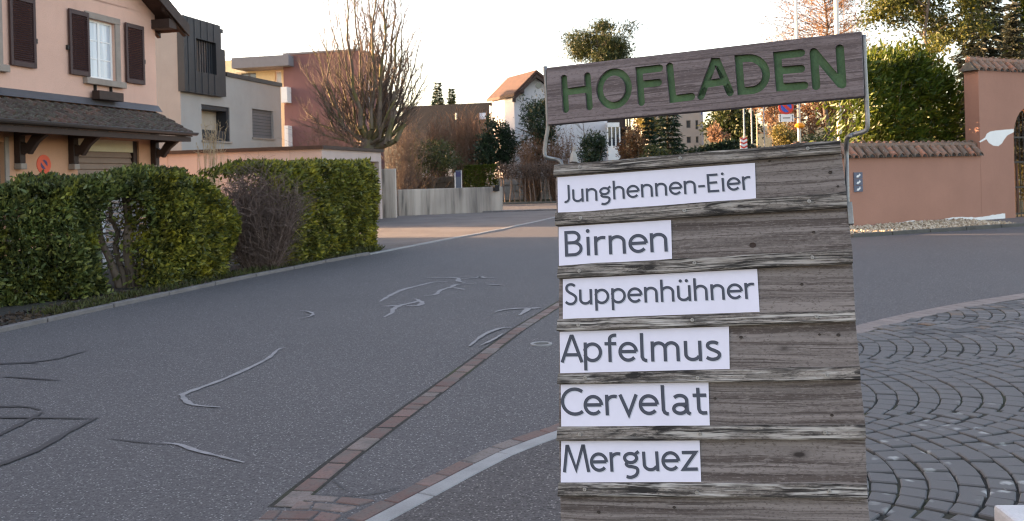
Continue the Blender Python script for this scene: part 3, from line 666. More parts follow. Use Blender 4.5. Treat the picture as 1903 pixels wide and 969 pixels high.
# bent rods that carry the header
def rp(u, v, dy, base=TM):                               # pixel on a plane parallel to the board, in sign space
    Mi = base.inverted(); x, z = onplane(u, v, Mi, dy); return PMi @ (base @ Vector((x, dy, z)))
def rodsmooth(pts): return smooth([Vector(p) for p in pts], 5)
MB().tube(rodsmooth([rp(1605, 66, .012), rp(1607, 120, .012), rp(1610, 180, .012), rp(1612, 222, .012), rp(1611, 240, .014), rp(1603, 246, .016), rp(1585, 251, .02), rp(1576, 256, .02), rp(1573, 272, .014, PM), rp(1574, 330, .012, PM), rp(1576, 420, .012, PM)]), .0045, 10).build('support_rod', M['steel'], sign, smooth=True)
MB().tube(rodsmooth([rp(1013, 124, .012), rp(1016, 180, .012), rp(1018, 235, .012), rp(1014, 262, .012), rp(1012, 284, .012, TM), rp(1016, 293, .012, TM), rp(1030, 296, .012, PM), rp(1041, 300, .012, PM), rp(1045, 315, .012, PM), rp(1046, 350, .012, PM)]), .0045, 10).build('support_rod', M['steel'], sign, smooth=True)
x, z = onplane(1578, 392, PMi, .0); MB().box(x - .004, x + .007, -.004, .012, z - .028, z + .018).build('hinge', M['steel'], sign, bevel=.001)
# knotted cord end on top of the panel
kp = [rp(1066, 302, .004, PM), rp(1066, 294, .004, PM), rp(1066, 286, .004, PM), rp(1066, 281, .004, PM), rp(1068, 277, .004, PM), rp(1070, 270, .004, PM)]
MB().tube(kp, [.0095, .0085, .006, .003, .0052, .0015], 8).build('cord_knot', M['rubble2'], sign)

# ---- printed cards: monoline letters
def arc(cx, cy, rx, ry, a0, a1, n=14): return [(cx + rx*math.cos(R(a0 + (a1 - a0)*i/n)), cy + ry*math.sin(R(a0 + (a1 - a0)*i/n))) for i in range(n + 1)]
def sm2(pts, k=5): return [(p.x, p.y) for p in smooth([Vector((x, y)) for x, y in pts], k)]
def nstem(x, w=.40): return [(x, .42)] + arc(x + w/2, .455, w/2, .215, 180, 0) + [(x + w, 0)]
SS = [(.395, .615), (.30, .665), (.19, .66), (.115, .60), (.115, .50), (.19, .425), (.30, .365), (.40, .29), (.42, .19), (.36, .095), (.25, .06), (.15, .075), (.065, .13)]
GL = {
 'J': (.44, [[(.33, 1), (.33, .26)] + arc(.17, .26, .16, .205, 0, -105)]), 'u': (.60, [[(.09, .73), (.09, .25)] + arc(.28, .25, .19, .19, 180, 340), [(.49, .73), (.49, 0)]]),
 'n': (.60, [[(.09, 0), (.09, .73)], nstem(.09)]), 'm': (.94, [[(.09, 0), (.09, .73)], nstem(.09, .36), nstem(.45, .36)]), 'h': (.60, [[(.09, 0), (.09, 1.04)], nstem(.09)]),
 'r': (.43, [[(.09, 0), (.09, .73)], [(.09, .42)] + arc(.30, .455, .21, .215, 180, 68)]),
 'e': (.60, [arc(.30, .365, .235, .305, 0, 318, 26), [(.07, .375), (.53, .375)]]),
 'i': (.27, [[(.135, 0), (.135, .73)]]), 'l': (.31, [[(.10, 1.04), (.10, .18), (.13, .09), (.19, .045), (.24, .04)]]),
 'a': (.58, [[(.10, .60)] + arc(.255, .49, .185, .18, 130, 0) + [(.44, .16), (.465, .07), (.53, .03)], arc(.25, .21, .175, .155, 20, 340, 20) + [(.44, .35)], [(.41, .365), (.25, .363)]]),
 't': (.44, [[(.18, .93), (.18, .2), (.21, .10), (.28, .058), (.40, .065)], [(.03, .67), (.40, .67)]]),
 'f': (.42, [arc(.345, .83, .155, .15, 75, 180) + [(.19, 0)], [(.04, .67), (.38, .67)]]),
 'p': (.62, [[(.09, .73), (.09, -.30)], arc(.30, .365, .235, .305, 170, -165, 26)]), 's': (.49, [sm2(SS)]), 'S': (.56, [sm2([(x*1.12 + .01, y*1.53 - .035) for x, y in SS])]),
 'v': (.54, [[(.04, .73), (.27, .03), (.50, .73)]]), 'z': (.54, [[(.05, .67), (.46, .67), (.07, .06), (.49, .06)]]),
 'g': (.58, [arc(.26, .50, .185, .17, 0, 360, 22), [(.41, .64), (.52, .74)], sm2([(.17, .36), (.115, .28), (.17, .205), (.30, .175), (.43, .12), (.455, .0), (.39, -.14), (.24, -.215), (.10, -.185)])]),
 'E': (.56, [[(.10, 1), (.10, 0)], [(.08, .94), (.50, .94)], [(.08, .52), (.46, .52)], [(.08, .06), (.52, .06)]]),
 'B': (.62, [[(.10, 1), (.10, 0)], [(.08, .94)] + [(.30, .94)] + arc(.30, .735, .19, .205, 90, -90) + [(.08, .53)], [(.28, .53), (.32, .53)] + arc(.32, .295, .22, .235, 90, -90) + [(.08, .06)]]),
 'A': (.64, [[(.03, 0), (.31, .97), (.35, .97), (.62, 0)], [(.13, .28), (.53, .28)]]), 'C': (.66, [arc(.43, .5, .36, .445, 52, 308, 26)]),
 'M': (.86, [[(.05, 0), (.17, .98), (.20, .98), (.43, .10), (.67, .98), (.70, .98), (.82, 0)]]), '-': (.36, [[(.04, .37), (.31, .37)]]) }
GL['\u00fc'] = GL['u']
def card(name_word, corners, base, capx, color_label, sw=.061):
    root = empty('product_card'); root.matrix_world = PM
    yb = -.0052
    c4 = [onplane(u, v, PMi, yb) for u, v in corners]
    # slightly bowed sheet
    mb = MB(); N = 10; V = []
    for i in range(N + 1):
        t_ = i / N; a = Vector(c4[0]).lerp(Vector(c4[1]), t_); b = Vector(c4[3]).lerp(Vector(c4[2]), t_)
        for p in (a, b): V.append((p.x, yb, p.y))
    mb.add(V, [(2*i, 2*i+1, 2*i+3, 2*i+2) for i in range(N)])
    mb2 = MB().prism([Vector((x, yb, z)) for x, z in c4], (0, .0007, 0)); mb2.build('sheet', M['paper'], root)
    b0, b1 = Vector(onplane(*base[0], PMi, yb)), Vector(onplane(*base[1], PMi, yb))
    p0 = Vector(onplane(base[0][0], base[0][1] - capx, PMi, yb)); cap = (p0 - b0).length
    adv = sum(GL[ch][0] for ch in name_word) - .10
    ex = (b1 - b0) / adv; up = Vector((-ex.y, ex.x)).normalized() * cap
    for nm, mat, off, yo in (('lettering_shadow', M['inkshadow'], (.0016, -.0016), -.0003), ('lettering', M['ink'], (0, 0), -.0006)):
        mb = MB(); x = -.05; kk = 0
        sx = ex.length / cap                               # keep strokes even when the word is squeezed
        def place(q): return b0 + Vector(off) + (ex.normalized()*q[0]) + up.normalized()*q[1]
        for ch in name_word:
            w_, strokes = GL[ch]; S_ = list(strokes)
            dots = []
            if ch == 'i': dots = [(.135, .955)]
            if ch == '\u00fc': dots = [(.18, .94), (.40, .94)]
            for s_ in S_:
                pts = [((x + px)*ex.length, py*cap) for px, py in s_]; poly_l = []
                pts = [p for i, p in enumerate(pts) if i == 0 or math.dist(p, pts[i-1]) > 1e-5]; P2 = [Vector(p) for p in pts]; cl = (P2[0] - P2[-1]).length < 1e-6
                if cl: P2 = P2[:-1]
                n = len(P2); w = sw*cap; V = []
                for i in range(n):
                    a = P2[i-1] if (i > 0 or cl) else None; b = P2[(i+1) % n] if (i < n-1 or cl) else None
                    d1 = (P2[i] - a).normalized() if a is not None else (b - P2[i]).normalized(); d2 = (b - P2[i]).normalized() if b is not None else d1
                    n1 = Vector((-d1.y, d1.x)); m_ = n1 + Vector((-d2.y, d2.x)); m_ = m_.normalized() if m_.length > .2 else n1; kq = w / max(.4, m_.dot(n1))
                    for s2 in (1, -1):
                        p = place(P2[i] + m_*kq*s2); V.append((p.x, yb + yo - .00002*kk, p.y))
                mb.add(V, [(2*i, 2*i+1, 2*((i+1) % n)+1, 2*((i+1) % n)) for i in range(n if cl else n-1)]); kk = (kk + 1) % 6
            for dx_, dz_ in dots:
                c_ = Vector(((x + dx_)*ex.length, dz_*cap)); mb.add([(q_.x, yb + yo - .00002*kk, q_.y) for q_ in [place(c_ + Vector((math.cos(a), math.sin(a)))*sw*1.25*cap) for a in np.linspace(0, 2*math.pi, 14, endpoint=False)]], [tuple(range(14))])
            x += w_
        mb.build(nm, mat, root)
    tag(root, color_label, 'card', 'product cards slotted into the shop sign')
card('Junghennen-Eier', [(1036,330),(1403,303),(1405,371),(1037,400)], ((1046,378),(1396,352.5)), 33, 'white card printed Junghennen-Eier slotted into the shop sign')
card('Birnen', [(1038,422),(1247,409),(1249,484),(1039,496)], ((1050,477.5),(1242,467.7)), 47.5, 'white card printed Birnen slotted into the shop sign')
card('Suppenh\u00fchner', [(1046,519),(1407,500),(1411.6,580),(1046,593)], ((1050,568),(1403,555.5)), 39, 'white card printed Suppenhühner slotted into the shop sign')
card('Apfelmus', [(1040,617),(1354.6,607),(1356,686),(1041,694)], ((1046,674),(1339,671)), 50, 'white card printed Apfelmus slotted into the shop sign')
card('Cervelat', [(1042,715),(1316.5,711),(1319,791),(1043,793)], ((1045,773),(1314,771)), 52, 'white card printed Cervelat slotted into the shop sign')
card('Merguez', [(1043,820),(1300,817),(1303,896),(1042,897)], ((1049,878),(1297,875)), 49, 'bluish card printed Merguez slotted into the shop sign')

# ------------------------------------------------------------------ buildings
AA = math.atan(389 / F_PX); RZ = math.pi/2 - AA
class Frame:
    """local x runs along the street fronts (away from the camera), y into the building, z up"""
    def __init__(s, u, Y, v=400):
        p = P(u, v, Y); s.o = Vector((p.x, p.y, 0)); s.M = Matrix.Translation(s.o) @ Matrix.Rotation(RZ, 4, 'Z'); s.Mi = s.M.inverted()
    def root(s, name): return empty(name, s.o, RZ)
    def fp(s, u, v, y=0.0):                               # pixel on plane y
        o = s.Mi @ CAM; d = s.Mi.to_3x3() @ ray(u, v); t_ = (y - o.y) / d.y; p = o + d*t_; return p.x, p.z
    def xp(s, u, v, x=0.0):                               # pixel on plane x
        o = s.Mi @ CAM; d = s.Mi.to_3x3() @ ray(u, v); t_ = (x - o.x) / d.x; p = o + d*t_; return p.y, p.z
def facade(mb, x0, x1, z0, z1, holes, y=0.0, depth=.18, axis='y'):
    """front with reveals; holes (x0,x1,z0,z1); axis 'y': plane y=const facing -y, 'x': plane x=const facing -x"""
    xs_ = sorted({x0, x1, *[h[0] for h in holes], *[h[1] for h in holes]}); zs_ = sorted({z0, z1, *[h[2] for h in holes], *[h[3] for h in holes]})
    f = (lambda a, b, c: (a, y + b, c)) if axis == 'y' else (lambda a, b, c: (y + b, a, c))
    for a, b in zip(xs_, xs_[1:]):
        for c, d in zip(zs_, zs_[1:]):
            m1, m2 = (a + b)/2, (c + d)/2
            if any(h[0] < m1 < h[1] and h[2] < m2 < h[3] for h in holes): continue
            mb.quad(f(a, 0, c), f(b, 0, c), f(b, 0, d), f(a, 0, d))
    for a, b, c, d in holes:
        mb.quad(f(a, 0, c), f(a, depth, c), f(a, depth, d), f(a, 0, d)); mb.quad(f(b, 0, c), f(b, 0, d), f(b, depth, d), f(b, depth, c))
        mb.quad(f(a, 0, c), f(b, 0, c), f(b, depth, c), f(a, depth, c)); mb.quad(f(a, 0, d), f(a, depth, d), f(b, depth, d), f(b, 0, d))
    return mb
def add_window(root, x0, x1, z0, z1, y, nx=2, nz=1, fw=.05, fmat='whitep', pmat='glass', axis='y', sgn=1, t=.05):
    """frame with panes set at depth y (looking along +y or +x)"""
    B = (lambda mb, a, b, c, d, e, f_: mb.box(a, b, y + c*sgn if sgn > 0 else y - d, y + d*sgn if sgn > 0 else y - c, e, f_)) if axis == 'y' else (lambda mb, a, b, c, d, e, f_: mb.box(y + c, y + d, a, b, e, f_))
    fr = MB(); B(fr, x0, x1, 0, t, z0, z0 + fw); B(fr, x0, x1, 0, t, z1 - fw, z1); B(fr, x0, x0 + fw, .001, t - .001, z0 + fw, z1 - fw); B(fr, x1 - fw, x1, .001, t - .001, z0 + fw, z1 - fw)
    for i in range(1, nx): c = x0 + (x1 - x0)*i/nx; B(fr, c - fw*.7, c + fw*.7, .002, t - .002, z0 + fw, z1 - fw)
    w = fr.build('window', M[fmat], root)
    gx = [(x0 + (x1 - x0)*i/nx + fw*.6, x0 + (x1 - x0)*(i+1)/nx - fw*.6) for i in range(nx)]
    for i, (a, b) in enumerate(gx):
        for j in range(nz):
            za = z0 + fw*.8 + (z1 - z0 - 1.6*fw)*j/nz; zb = z0 + fw*.8 + (z1 - z0 - 1.6*fw)*(j+1)/nz
            mb = MB(); B(mb, a, b, t*.45, t*.6, za + .001, zb - .001); pm = pmat if isinstance(pmat, str) else pmat[i % len(pmat)]; mb.build('pane', M[pm], w)
            if j > 0: mb = MB(); B(mb, a, b, t*.25, t*.75, za - .012, za + .012); mb.build('glazing_bar', M[fmat], w)
    return w

# ---- pink house
fp_ = Frame(297, 22.7); F0 = fp_; house = F0.root('pink_house')
tag(house, 'pink plastered house with brown shutters and tiled porch roof', 'house')
xw0, xw1 = F0.fp(163, 60)[0], F0.fp(213, 80)[0]; zt, zb = F0.fp(190, 40)[1], F0.fp(190, 148)[1]
sx = [F0.fp(125, 80)[0], F0.fp(163, 80)[0], F0.fp(230, 90)[0], F0.fp(264, 100)[0]]
szt, szb = F0.fp(125, 16)[1], F0.fp(262, 158)[1]
DX = F0.fp(14, 60)[0] - sx[2]
XL = -14.0; ZT = 9.0
ztop = lambda x: 5.75 - x*.55                              # gable line
holes = [(xw0, xw1, zb, zt), (xw0 + DX, xw1 + DX, zb, zt)]
ZP = F0.fp(150, 182)[1]                                   # lower edge of the upper wall = porch flashing
ZM = szt + .35
mb = facade(MB(), XL, 0, ZP, ZM, holes, depth=.14); gx = -5.2
mb.quad((XL, 0, ZM), (0, 0, ZM), (0, 0, 5.55), (gx, 0, 8.4), (XL + .6, 0, 5.3), (XL, 0, 5.3))
mb.quad((0, 0, 0), (0, 9, 0), (0, 9, 5.55), (0, 0, 5.55)); mb.quad((XL, 0, ZM), (XL, 0, 0), (XL, 9, 0), (XL, 9, ZM)); mb.quad((XL, 9, 0), (0, 9, 0), (0, 9, 5.5), (gx, 9, 8.4), (XL, 9, 5.3))
mb.build('wall', M['pink'], house)
# lower front with the garage opening and a side door
gx0, gx1 = F0.fp(143, 272)[0], F0.fp(251, 272)[0]; gzt = F0.fp(200, 260)[1]; gx2 = F0.fp(258, 272)[0]
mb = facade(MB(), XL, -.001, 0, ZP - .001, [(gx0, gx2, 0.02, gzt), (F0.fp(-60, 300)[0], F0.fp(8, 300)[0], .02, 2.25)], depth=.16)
o = mb.build('lower_wall', M['pinklow'], house); o['label'] = 'plaster under the porch, warmer in tone than the wall above'
cz = F0.fp(200, 282)[1]
MB().box(gx0, gx1, .06, .16, cz, gzt - .002).build('shutter_box', M['cream'], house)
MB().box(gx1, gx2, .05, .16, .02, gzt - .002).build('door_jamb', M['brownwood'], house)
gd = MB().box(gx0, gx1, .13, .16, .02, cz - .002).build('garage_door', M['grow'], house); z = cz - .02
while z > .1:
    MB().add([(gx0 + .01, .125, z), (gx1 - .01, .125, z), (gx1 - .01, .085, z - .10), (gx0 + .01, .085, z - .10), (gx0 + .01, .129, z - .125), (gx1 - .01, .129, z - .125)], [(0, 1, 2, 3), (3, 2, 5, 4)]).build('slat', M['grow'], gd); z -= .135
d0, d1 = F0.fp(-60, 300)[0], F0.fp(8, 300)[0]; dr_ = MB().box(d0, d1, .10, .15, .02, 2.24).build('side_door', M['blind'], house); MB().box(d1 - .16, d1 - .12, .05, .10, 1.0, 1.12).build('handle', M['steel'], dr_)
MB().box(F0.fp(8, 300)[0] - .0, F0.fp(8, 300)[0] + .10, -.03, -.001, .0, 2.35).build('door_trim', M['stone'], house)
def house_window(dx):
    add_window(house, xw0 + dx, xw1 + dx, zb, zt, .07, 2, 3, .055, 'whitep', ['curtain', 'curtain'])
    tr = MB(); tr.box(xw0 - .10 + dx, xw0 + dx - .001, -.035, .07, zb - .01, zt); tr.box(xw1 + dx + .001, xw1 + .17 + dx, -.035, .07, zb - .01, zt); tr.box(xw0 - .11 + dx, xw1 + .18 + dx, -.04, .07, zt + .001, zt + .14)
    tr.build('window_surround', M['stone'], house, bevel=.006); MB().box(xw0 - .2 + dx, xw1 + .25 + dx, -.12, .07, zb - .15, zb - .011).build('window_sill', M['stone'], house, bevel=.008)
    for k_, (a, b) in enumerate(((sx[0], sx[1] - .02), (sx[2], sx[3]))):
        a += dx; b += dx
        s_ = MB(); s_.box(a, a + .07, -.075, -.03, szb, szt); s_.box(b - .07, b, -.075, -.03, szb, szt); s_.box(a + .07, b - .07, -.074, -.031, szb, szb + .1); s_.box(a + .07, b - .07, -.074, -.031, szt - .1, szt)
        so = s_.build('shutter', M['shutter'], house, bevel=.004); z = szb + .1; sl = MB()
        while z < szt - .11:
            MB().add([(a + .07, -.068, z), (b - .07, -.068, z), (b - .07, -.036, z + .032), (a + .07, -.036, z + .032), (a + .07, -.036, z + .04), (b - .07, -.036, z + .04), (b - .07, -.072, z + .008), (a + .07, -.072, z + .008)], [(0,1,2,3), (2,3,4,5), (4,5,6,7), (6,7,0,1)]).build('slat', M['shutter'], so); z += .043
        MB().box(b + .01 if k_ else a - .05, b + .05 if k_ else a - .01, -.06, -.0, (szt*.4 + szb*.6) - .05, (szt*.4 + szb*.6) + .05).build('shutter_catch', M['iron'], so)
house_window(0.0); house_window(DX)
fbx0, fbx1 = F0.fp(181, 176, -.2)[0], F0.fp(226, 178, -.2)[0]; fz0, fz1 = F0.fp(203, 187, -.2)[1], F0.fp(203, 171, -.2)[1]
fb = MB().box(fbx0, fbx1, -.26, -.06, fz0, fz1).build('flower_box', M['brownwood'], house, bevel=.008)
for xx in (fbx0 + .15, fbx1 - .15): MB().box(xx - .012, xx + .012, -.07, .001, fz1 - .05, fz1 + .16).build('hanger', M['iron'], fb)
# porch roof
PD = .95; z_hi = F0.fp(298, 210)[1]; z_lo = z_hi - .52
zf = lambda y: z_hi + (z_lo - z_hi)*(-y/PD)
MB().add([(XL, -.02, z_hi - .12), (.02, -.02, z_hi - .12), (.02, -PD, z_lo - .12), (XL, -PD, z_lo - .12), (XL, -.02, z_hi - .05), (.02, -.02, z_hi - .05), (.02, -PD, z_lo - .05), (XL, -PD, z_lo - .05)], [(0,1,2,3), (4,5,6,7), (0,1,5,4), (1,2,6,5), (2,3,7,6), (3,0,4,7)]).build('porch_roof', M['brownwood'], house)
pr = house.children[-1]
fl = MB().add([(XL, -.004, z_hi + .17), (.03, -.004, z_hi + .17), (.03, -.03, z_hi + .15), (XL, -.03, z_hi + .15), (XL, -.14, z_hi + .0), (.03, -.14, z_hi + .0)], [(0,1,2,3), (3,2,5,4)]).build('flashing', M['flash'], house)
NR = 4; tw = .27; L_ = PD / math.cos(math.atan(.52/PD)) ; th_ = math.atan2(z_lo - z_hi, -PD)
tp_ = MB(); n = 8; V = []                                  # a wavy interlocking tile: x width, y downslope
for yy, lift in ((0, .0), (-1, .04)):
    for i in range(n + 1):
        a = i / n; V.append((a*tw*1.02, yy, lift + .050*math.sin(a*2*math.pi - .6)*(1 if a < .6 else .5) + .02))
for i in range(n + 1): a = i/n; V.append((a*tw*1.02, -1, .005))
tp_.add(V, [(i, i+1, n+2+i, n+1+i) for i in range(n)] + [(n+1+i, n+2+i, 2*n+3+i, 2*n+2+i) for i in range(n)])
rl = 1.0/NR*math.hypot(PD, z_hi - z_lo); tme = bpy.data.meshes.new('roof_tile'); tme.from_pydata([(x, y*rl*1.12, z) for x, y, z in tp_.v], [], tp_.f); tme.materials.append(M['ptile'])
xmin = F0.fp(-110, 200)[0]
for r_ in range(NR):
    x = .0 - tw
    while x > xmin:
        fr = r_/NR; o = bpy.data.objects.new('roof_tile', tme); col.objects.link(o); o.parent = pr
        o.location = (x + (.03 if r_ % 2 else 0), -.02 - fr*(PD - .0), z_hi - .055 - fr*(z_hi - z_lo) + random.uniform(-.004, .004)); o.rotation_euler = (math.atan2(z_hi - z_lo, PD), 0, random.uniform(-.03, .03)); x -= tw
gt = MB(); pts = [(XL, -PD - .06, z_lo - .06), (.06, -PD - .06, z_lo - .06)]; n = 7; V = []
for x in (XL, .08):
    for i in range(n + 1): a = math.pi + math.pi*i/n; V.append((x, -PD - .07 + .065*math.cos(a), z_lo - .03 + .065*math.sin(a)))
    for i in range(n, -1, -1): a = math.pi + math.pi*i/n; V.append((x, -PD - .07 + .058*math.cos(a), z_lo - .03 + .058*math.sin(a)))
m2 = 2*(n+1); gt.add(V, [(i, (i+1) % m2, m2 + (i+1) % m2, m2 + i) for i in range(m2)] + [tuple(range(n+1)), tuple(range(m2, m2+n+1))]); gt.tube([(XL, -PD - .135, z_lo - .028), (.08, -PD - .135, z_lo - .028)], .010, 6)
gt.build('gutter', M['gutter'], house)
MB().box(XL, -.02, -PD + .02, -PD + .12, z_lo - .24, z_lo - .125).build('purlin', M['brownwood'], house)
pbot = F0.fp(30, 304)[1]
for uu in (31, 131, 283):
    xc = F0.fp(uu, 290)[0]; w = .075; br = MB()
    br.box(xc - w, xc + w, -.15, -.001, pbot, z_lo - .02); br.box(xc - w, xc + w, -PD + .05, -.151, z_lo - .24, z_lo - .10)
    prof = [(-.15, pbot + .16), (-.15, pbot + .42), (-.26, z_lo - .42), (-.40, z_lo - .241), (-.72, z_lo - .241), (-.50, z_lo - .40), (-.33, z_lo - .62), (-.22, pbot + .22)]
    br.prism([Vector((xc - w*.8, y, z)) for y, z in prof], (w*1.6, 0, 0)); b_ = br.build('bracket', M['brownwood'], house, bevel=.01)
    MB().box(xc - w*1.1, xc + w*1.1, -.17, -.001, pbot - .12, pbot - .002).build('corbel', M['stone'], b_, bevel=.01)
# main roof: gable towards the street, eave over the far end
def slab_(mb, pts, t_): mb.prism([Vector(p) for p in pts], (0, 0, t_))
rf = MB(); ex, ez = .62, 5.55 - .62*.548
slab_(rf, [(ex, -.55, ez), (ex, 9.5, ez), (gx, 9.5, 8.45), (gx, -.55, 8.45)], .16); slab_(rf, [(gx, -.55, 8.45), (gx, 9.5, 8.45), (XL - .7, 9.5, 3.62), (XL - .7, -.55, 3.62)], .16)
rfo = rf.build('roof', M['brownroof'], house)
for yy in np.arange(-.5, 9.3, .72): MB().prism([Vector((ex - .05, yy, ez - .13)), Vector((ex - .05, yy, ez - .02)), Vector((-.3, yy, 5.55 + .165 - .02)), Vector((-.3, yy, 5.55 + .165 - .13))], (0, .1, 0)).build('rafter', M['brownwood'], rfo)
MB().box(-.15, .16, -.5, .05, 5.20, 5.42).build('purlin', M['brownwood'], rfo)
MB().prism([Vector((ex, -.57, ez - .12)), Vector((ex, -.57, ez + .17)), Vector((gx, -.57, 8.62)), Vector((gx, -.57, 8.33))], (0, .04, 0)).build('verge_board', M['brownwood'], rfo)
# round wall sign
cx_, cz_ = F0.fp(81, 306); wsn = empty('wall_sign', F0.M @ Vector((cx_, -.012, cz_)), RZ); rr = (F0.fp(81, 288)[1] - F0.fp(81, 324)[1]) / 2
def disc(r, y0, y1, n=28, sxx=1.0): return MB().prism([Vector((r*sxx*math.cos(2*math.pi*i/n), y0, r*math.sin(2*math.pi*i/n))) for i in range(n)], (0, y1 - y0, 0))
disc(rr, 0, .0125).build('disc', M['redor'], wsn)
mb = MB()
for s_ in (1, -1):
    a0 = R(135 if s_ > 0 else -45) ; pts = [Vector((rr*.48*math.cos(a), -.004, rr*.48*math.sin(a))) for a in np.linspace(R(45) - R(68) if s_ > 0 else R(225) - R(68), (R(45) if s_ > 0 else R(225)) + R(68), 12)]
    mb.prism(pts, (0, .0045, 0))
mb.build('blue_field', M['navy'], wsn)
tag(wsn, 'round orange-red and blue no-stopping sign on the pink house wall', 'sign')

# ---- unseen house, nearer than the pink one, added to shade the near road
nh = empty('added_shade_house', (-11.3, 7.2, 0), RZ); tag(nh, 'plain pink-beige house added out of view to shade the near road', 'house')
wins = [(x, x + 1.0, z, z + 1.4) for x in (-8.5, -5.6, -2.4) for z in (1.0, 3.9)]
mb = facade(MB(), -11, 1.2, 0, 6.2, wins, depth=.15); mb.quad((1.2, 0, 0), (1.2, 9, 0), (1.2, 9, 6.2), (1.2, 0, 6.2)); mb.quad((-11, 0, 0), (-11, 9, 0), (-11, 9, 6.2), (-11, 0, 6.2)); mb.quad((-11, 9, 0), (1.2, 9, 0), (1.2, 9, 6.2), (-11, 9, 6.2)); mb.build('wall', M['garw'], nh)
for q in wins: add_window(nh, *q, .08, 2, 1, .06, 'whitep', 'glass')
rf = MB(); rf.prism([Vector(p) for p in ((-11.5, -.6, 6.0), (1.7, -.6, 6.0), (1.7, 4.5, 9.0), (-11.5, 4.5, 9.0))], (0, 0, .16)); rf.prism([Vector(p) for p in ((-11.5, 9.6, 6.0), (1.7, 9.6, 6.0), (1.7, 4.5, 9.0), (-11.5, 4.5, 9.0))], (0, 0, .16)); rf.prism([Vector((1.19, 0, 6.2)), Vector((1.19, 9, 6.2)), Vector((1.19, 4.5, 8.8))], (-.1, 0, 0)); rf.prism([Vector((-10.99, 0, 6.2)), Vector((-10.99, 9, 6.2)), Vector((-10.99, 4.5, 8.8))], (.1, 0, 0)); rf.build('roof', M['brownroof'], nh)

# ---- grey modern building
F1 = Frame(341, 31.7); gb = F1.root('grey_house'); tag(gb, 'modern grey house with dark metal box window and flat roof', 'house')
xe = F1.fp(523, 230)[0]; zp0 = F1.fp(420, 141)[1]; zp1 = F1.fp(523, 163)[1]; zpar = (zp0 + zp1)/2; xt = F1.fp(417, 100)[0]; ztall = F1.fp(341, 34)[1]
w1 = (F1.fp(375, 230)[0], F1.fp(427, 230)[0], F1.fp(400, 262)[1], F1.fp(400, 197)[1]); w2 = (F1.fp(469, 230)[0], F1.fp(508, 230)[0], F1.fp(490, 257)[1], F1.fp(490, 205)[1])
mb = facade(MB(), 0, xe, 0, zpar, [w1, w2], depth=.5); mb.quad((xe, 0, 0), (xe, 9, 0), (xe, 9, zpar), (xe, 0, zpar))
mb.quad((0, 0, 0), (0, 9, 0), (0, 9, zpar), (0, 0, zpar)); mb.quad((0, 0, zpar), (xe, 0, zpar), (xe, 9, zpar), (0, 9, zpar)); mb.quad((0, 9, 0), (xe, 9, 0), (xe, 9, zpar), (0, 9, zpar))
mb.box(0, xt - .1, .05, 9, zpar + .001, ztall - .15); mb.build('wall', M['greyw'], gb)
MB().box(xt + .05, xe + .06, -.06, 9.05, zpar + .002, zpar + .16).build('parapet_cap', M['darkmetal'], gb)
MB().box(-.08, xt - .05, .0, 9.05, ztall - .148, ztall).build('roof_cap', M['darkmetal'], gb)
bz0, bz1 = F1.fp(346, 170, -.22)[1], ztall + .04; bx0, bx1 = F1.fp(342, 100, -.22)[0], F1.fp(410, 80, -.22)[0]; bx2 = F1.fp(420, 130, -.22)[0]; bzs = F1.fp(418, 93, -.22)[1]
wn_ = (F1.fp(365, 100, -.22)[0], F1.fp(402, 110, -.22)[0], F1.fp(383, 136, -.22)[1], F1.fp(383, 76, -.22)[1])
mb = facade(MB(), bx0, bx1, bz0, bz1, [wn_], y=-.22, depth=.2); mb.quad((bx0, -.22, bz0), (bx0, .04, bz0), (bx0, .04, bz1), (bx0, -.22, bz1)); mb.quad((bx0, -.22, bz0), (bx1, -.22, bz0), (bx1, -.001, bz0), (bx0, -.001, bz0)); mb.quad((bx0, -.22, bz1), (bx1, -.22, bz1), (bx1, .04, bz1), (bx0, .04, bz1)); mb.quad((bx1, -.22, bz0), (bx1, .04, bz0), (bx1, .04, bz1), (bx1, -.22, bz1))
bay = mb.build('bay_window', M['darkmetal'], gb)
MB().box(bx1 + .002, bx2, -.20, .03, bz0 + .02, bzs).build('side_panel', M['darkmetal'], bay)
x = bx0 + .25
while x < bx1 - .1:
    for (a, b) in ((bz0, wn_[2]), (wn_[3], bz1)) if wn_[0] - .02 < x < wn_[1] + .02 else ((bz0, bz1),): MB().box(x - .009, x + .009, -.235, -.2205, a + .01, b - .01).build('seam', M['darkmetal'], bay)
    x += .42
wbay = MB().box(wn_[0], wn_[1], -.03, -.015, wn_[2], wn_[3]).build('pane', M['glass'], bay)
x = wn_[0] + .05
while x < wn_[1]: MB().box(x, x + .05, -.10, -.07, wn_[2], wn_[3]).build('louvre', M['darkmetal'], bay); x += .16
MB().box(wn_[0] + .02, wn_[0] + .3, -.066, -.05, wn_[2] + .1, wn_[3] - .1).build('screen', M['blind'], bay)
# loggia
MB().box(w1[0], w1[1], .48, .52, w1[2], w1[3]).build('loggia_wall', M['tan'], gb); MB().box(w1[0] + .001, w1[1] - .001, .06, .10, w1[2], w1[2] + (w1[3] - w1[2])*.30).build('balustrade', M['darkmetal'], gb)
MB().box(w1[1] - .16, w1[1] - .002, .04, .47, w1[2], w1[3]).build('loggia_jamb', M['darkmetal'], gb); MB().box(w1[0] + .002, w1[1] - .17, .04, .47, w1[3] - .16, w1[3] - .002).build('loggia_head', M['darkmetal'], gb)
MB().box(w1[0] - .05, w1[1] + .08, -.06, .04, w1[2] - .07, w1[2] - .002).build('sill', M['stone'], gb)
MB().box(w2[0], w2[1], .10, .14, w2[2], w2[3]).build('roller_blind', M['blind'], gb); MB().box(w2[0] - .05, w2[1] + .06, -.05, .1, w2[2] - .06, w2[2] - .002).build('sill', M['stone'], gb)
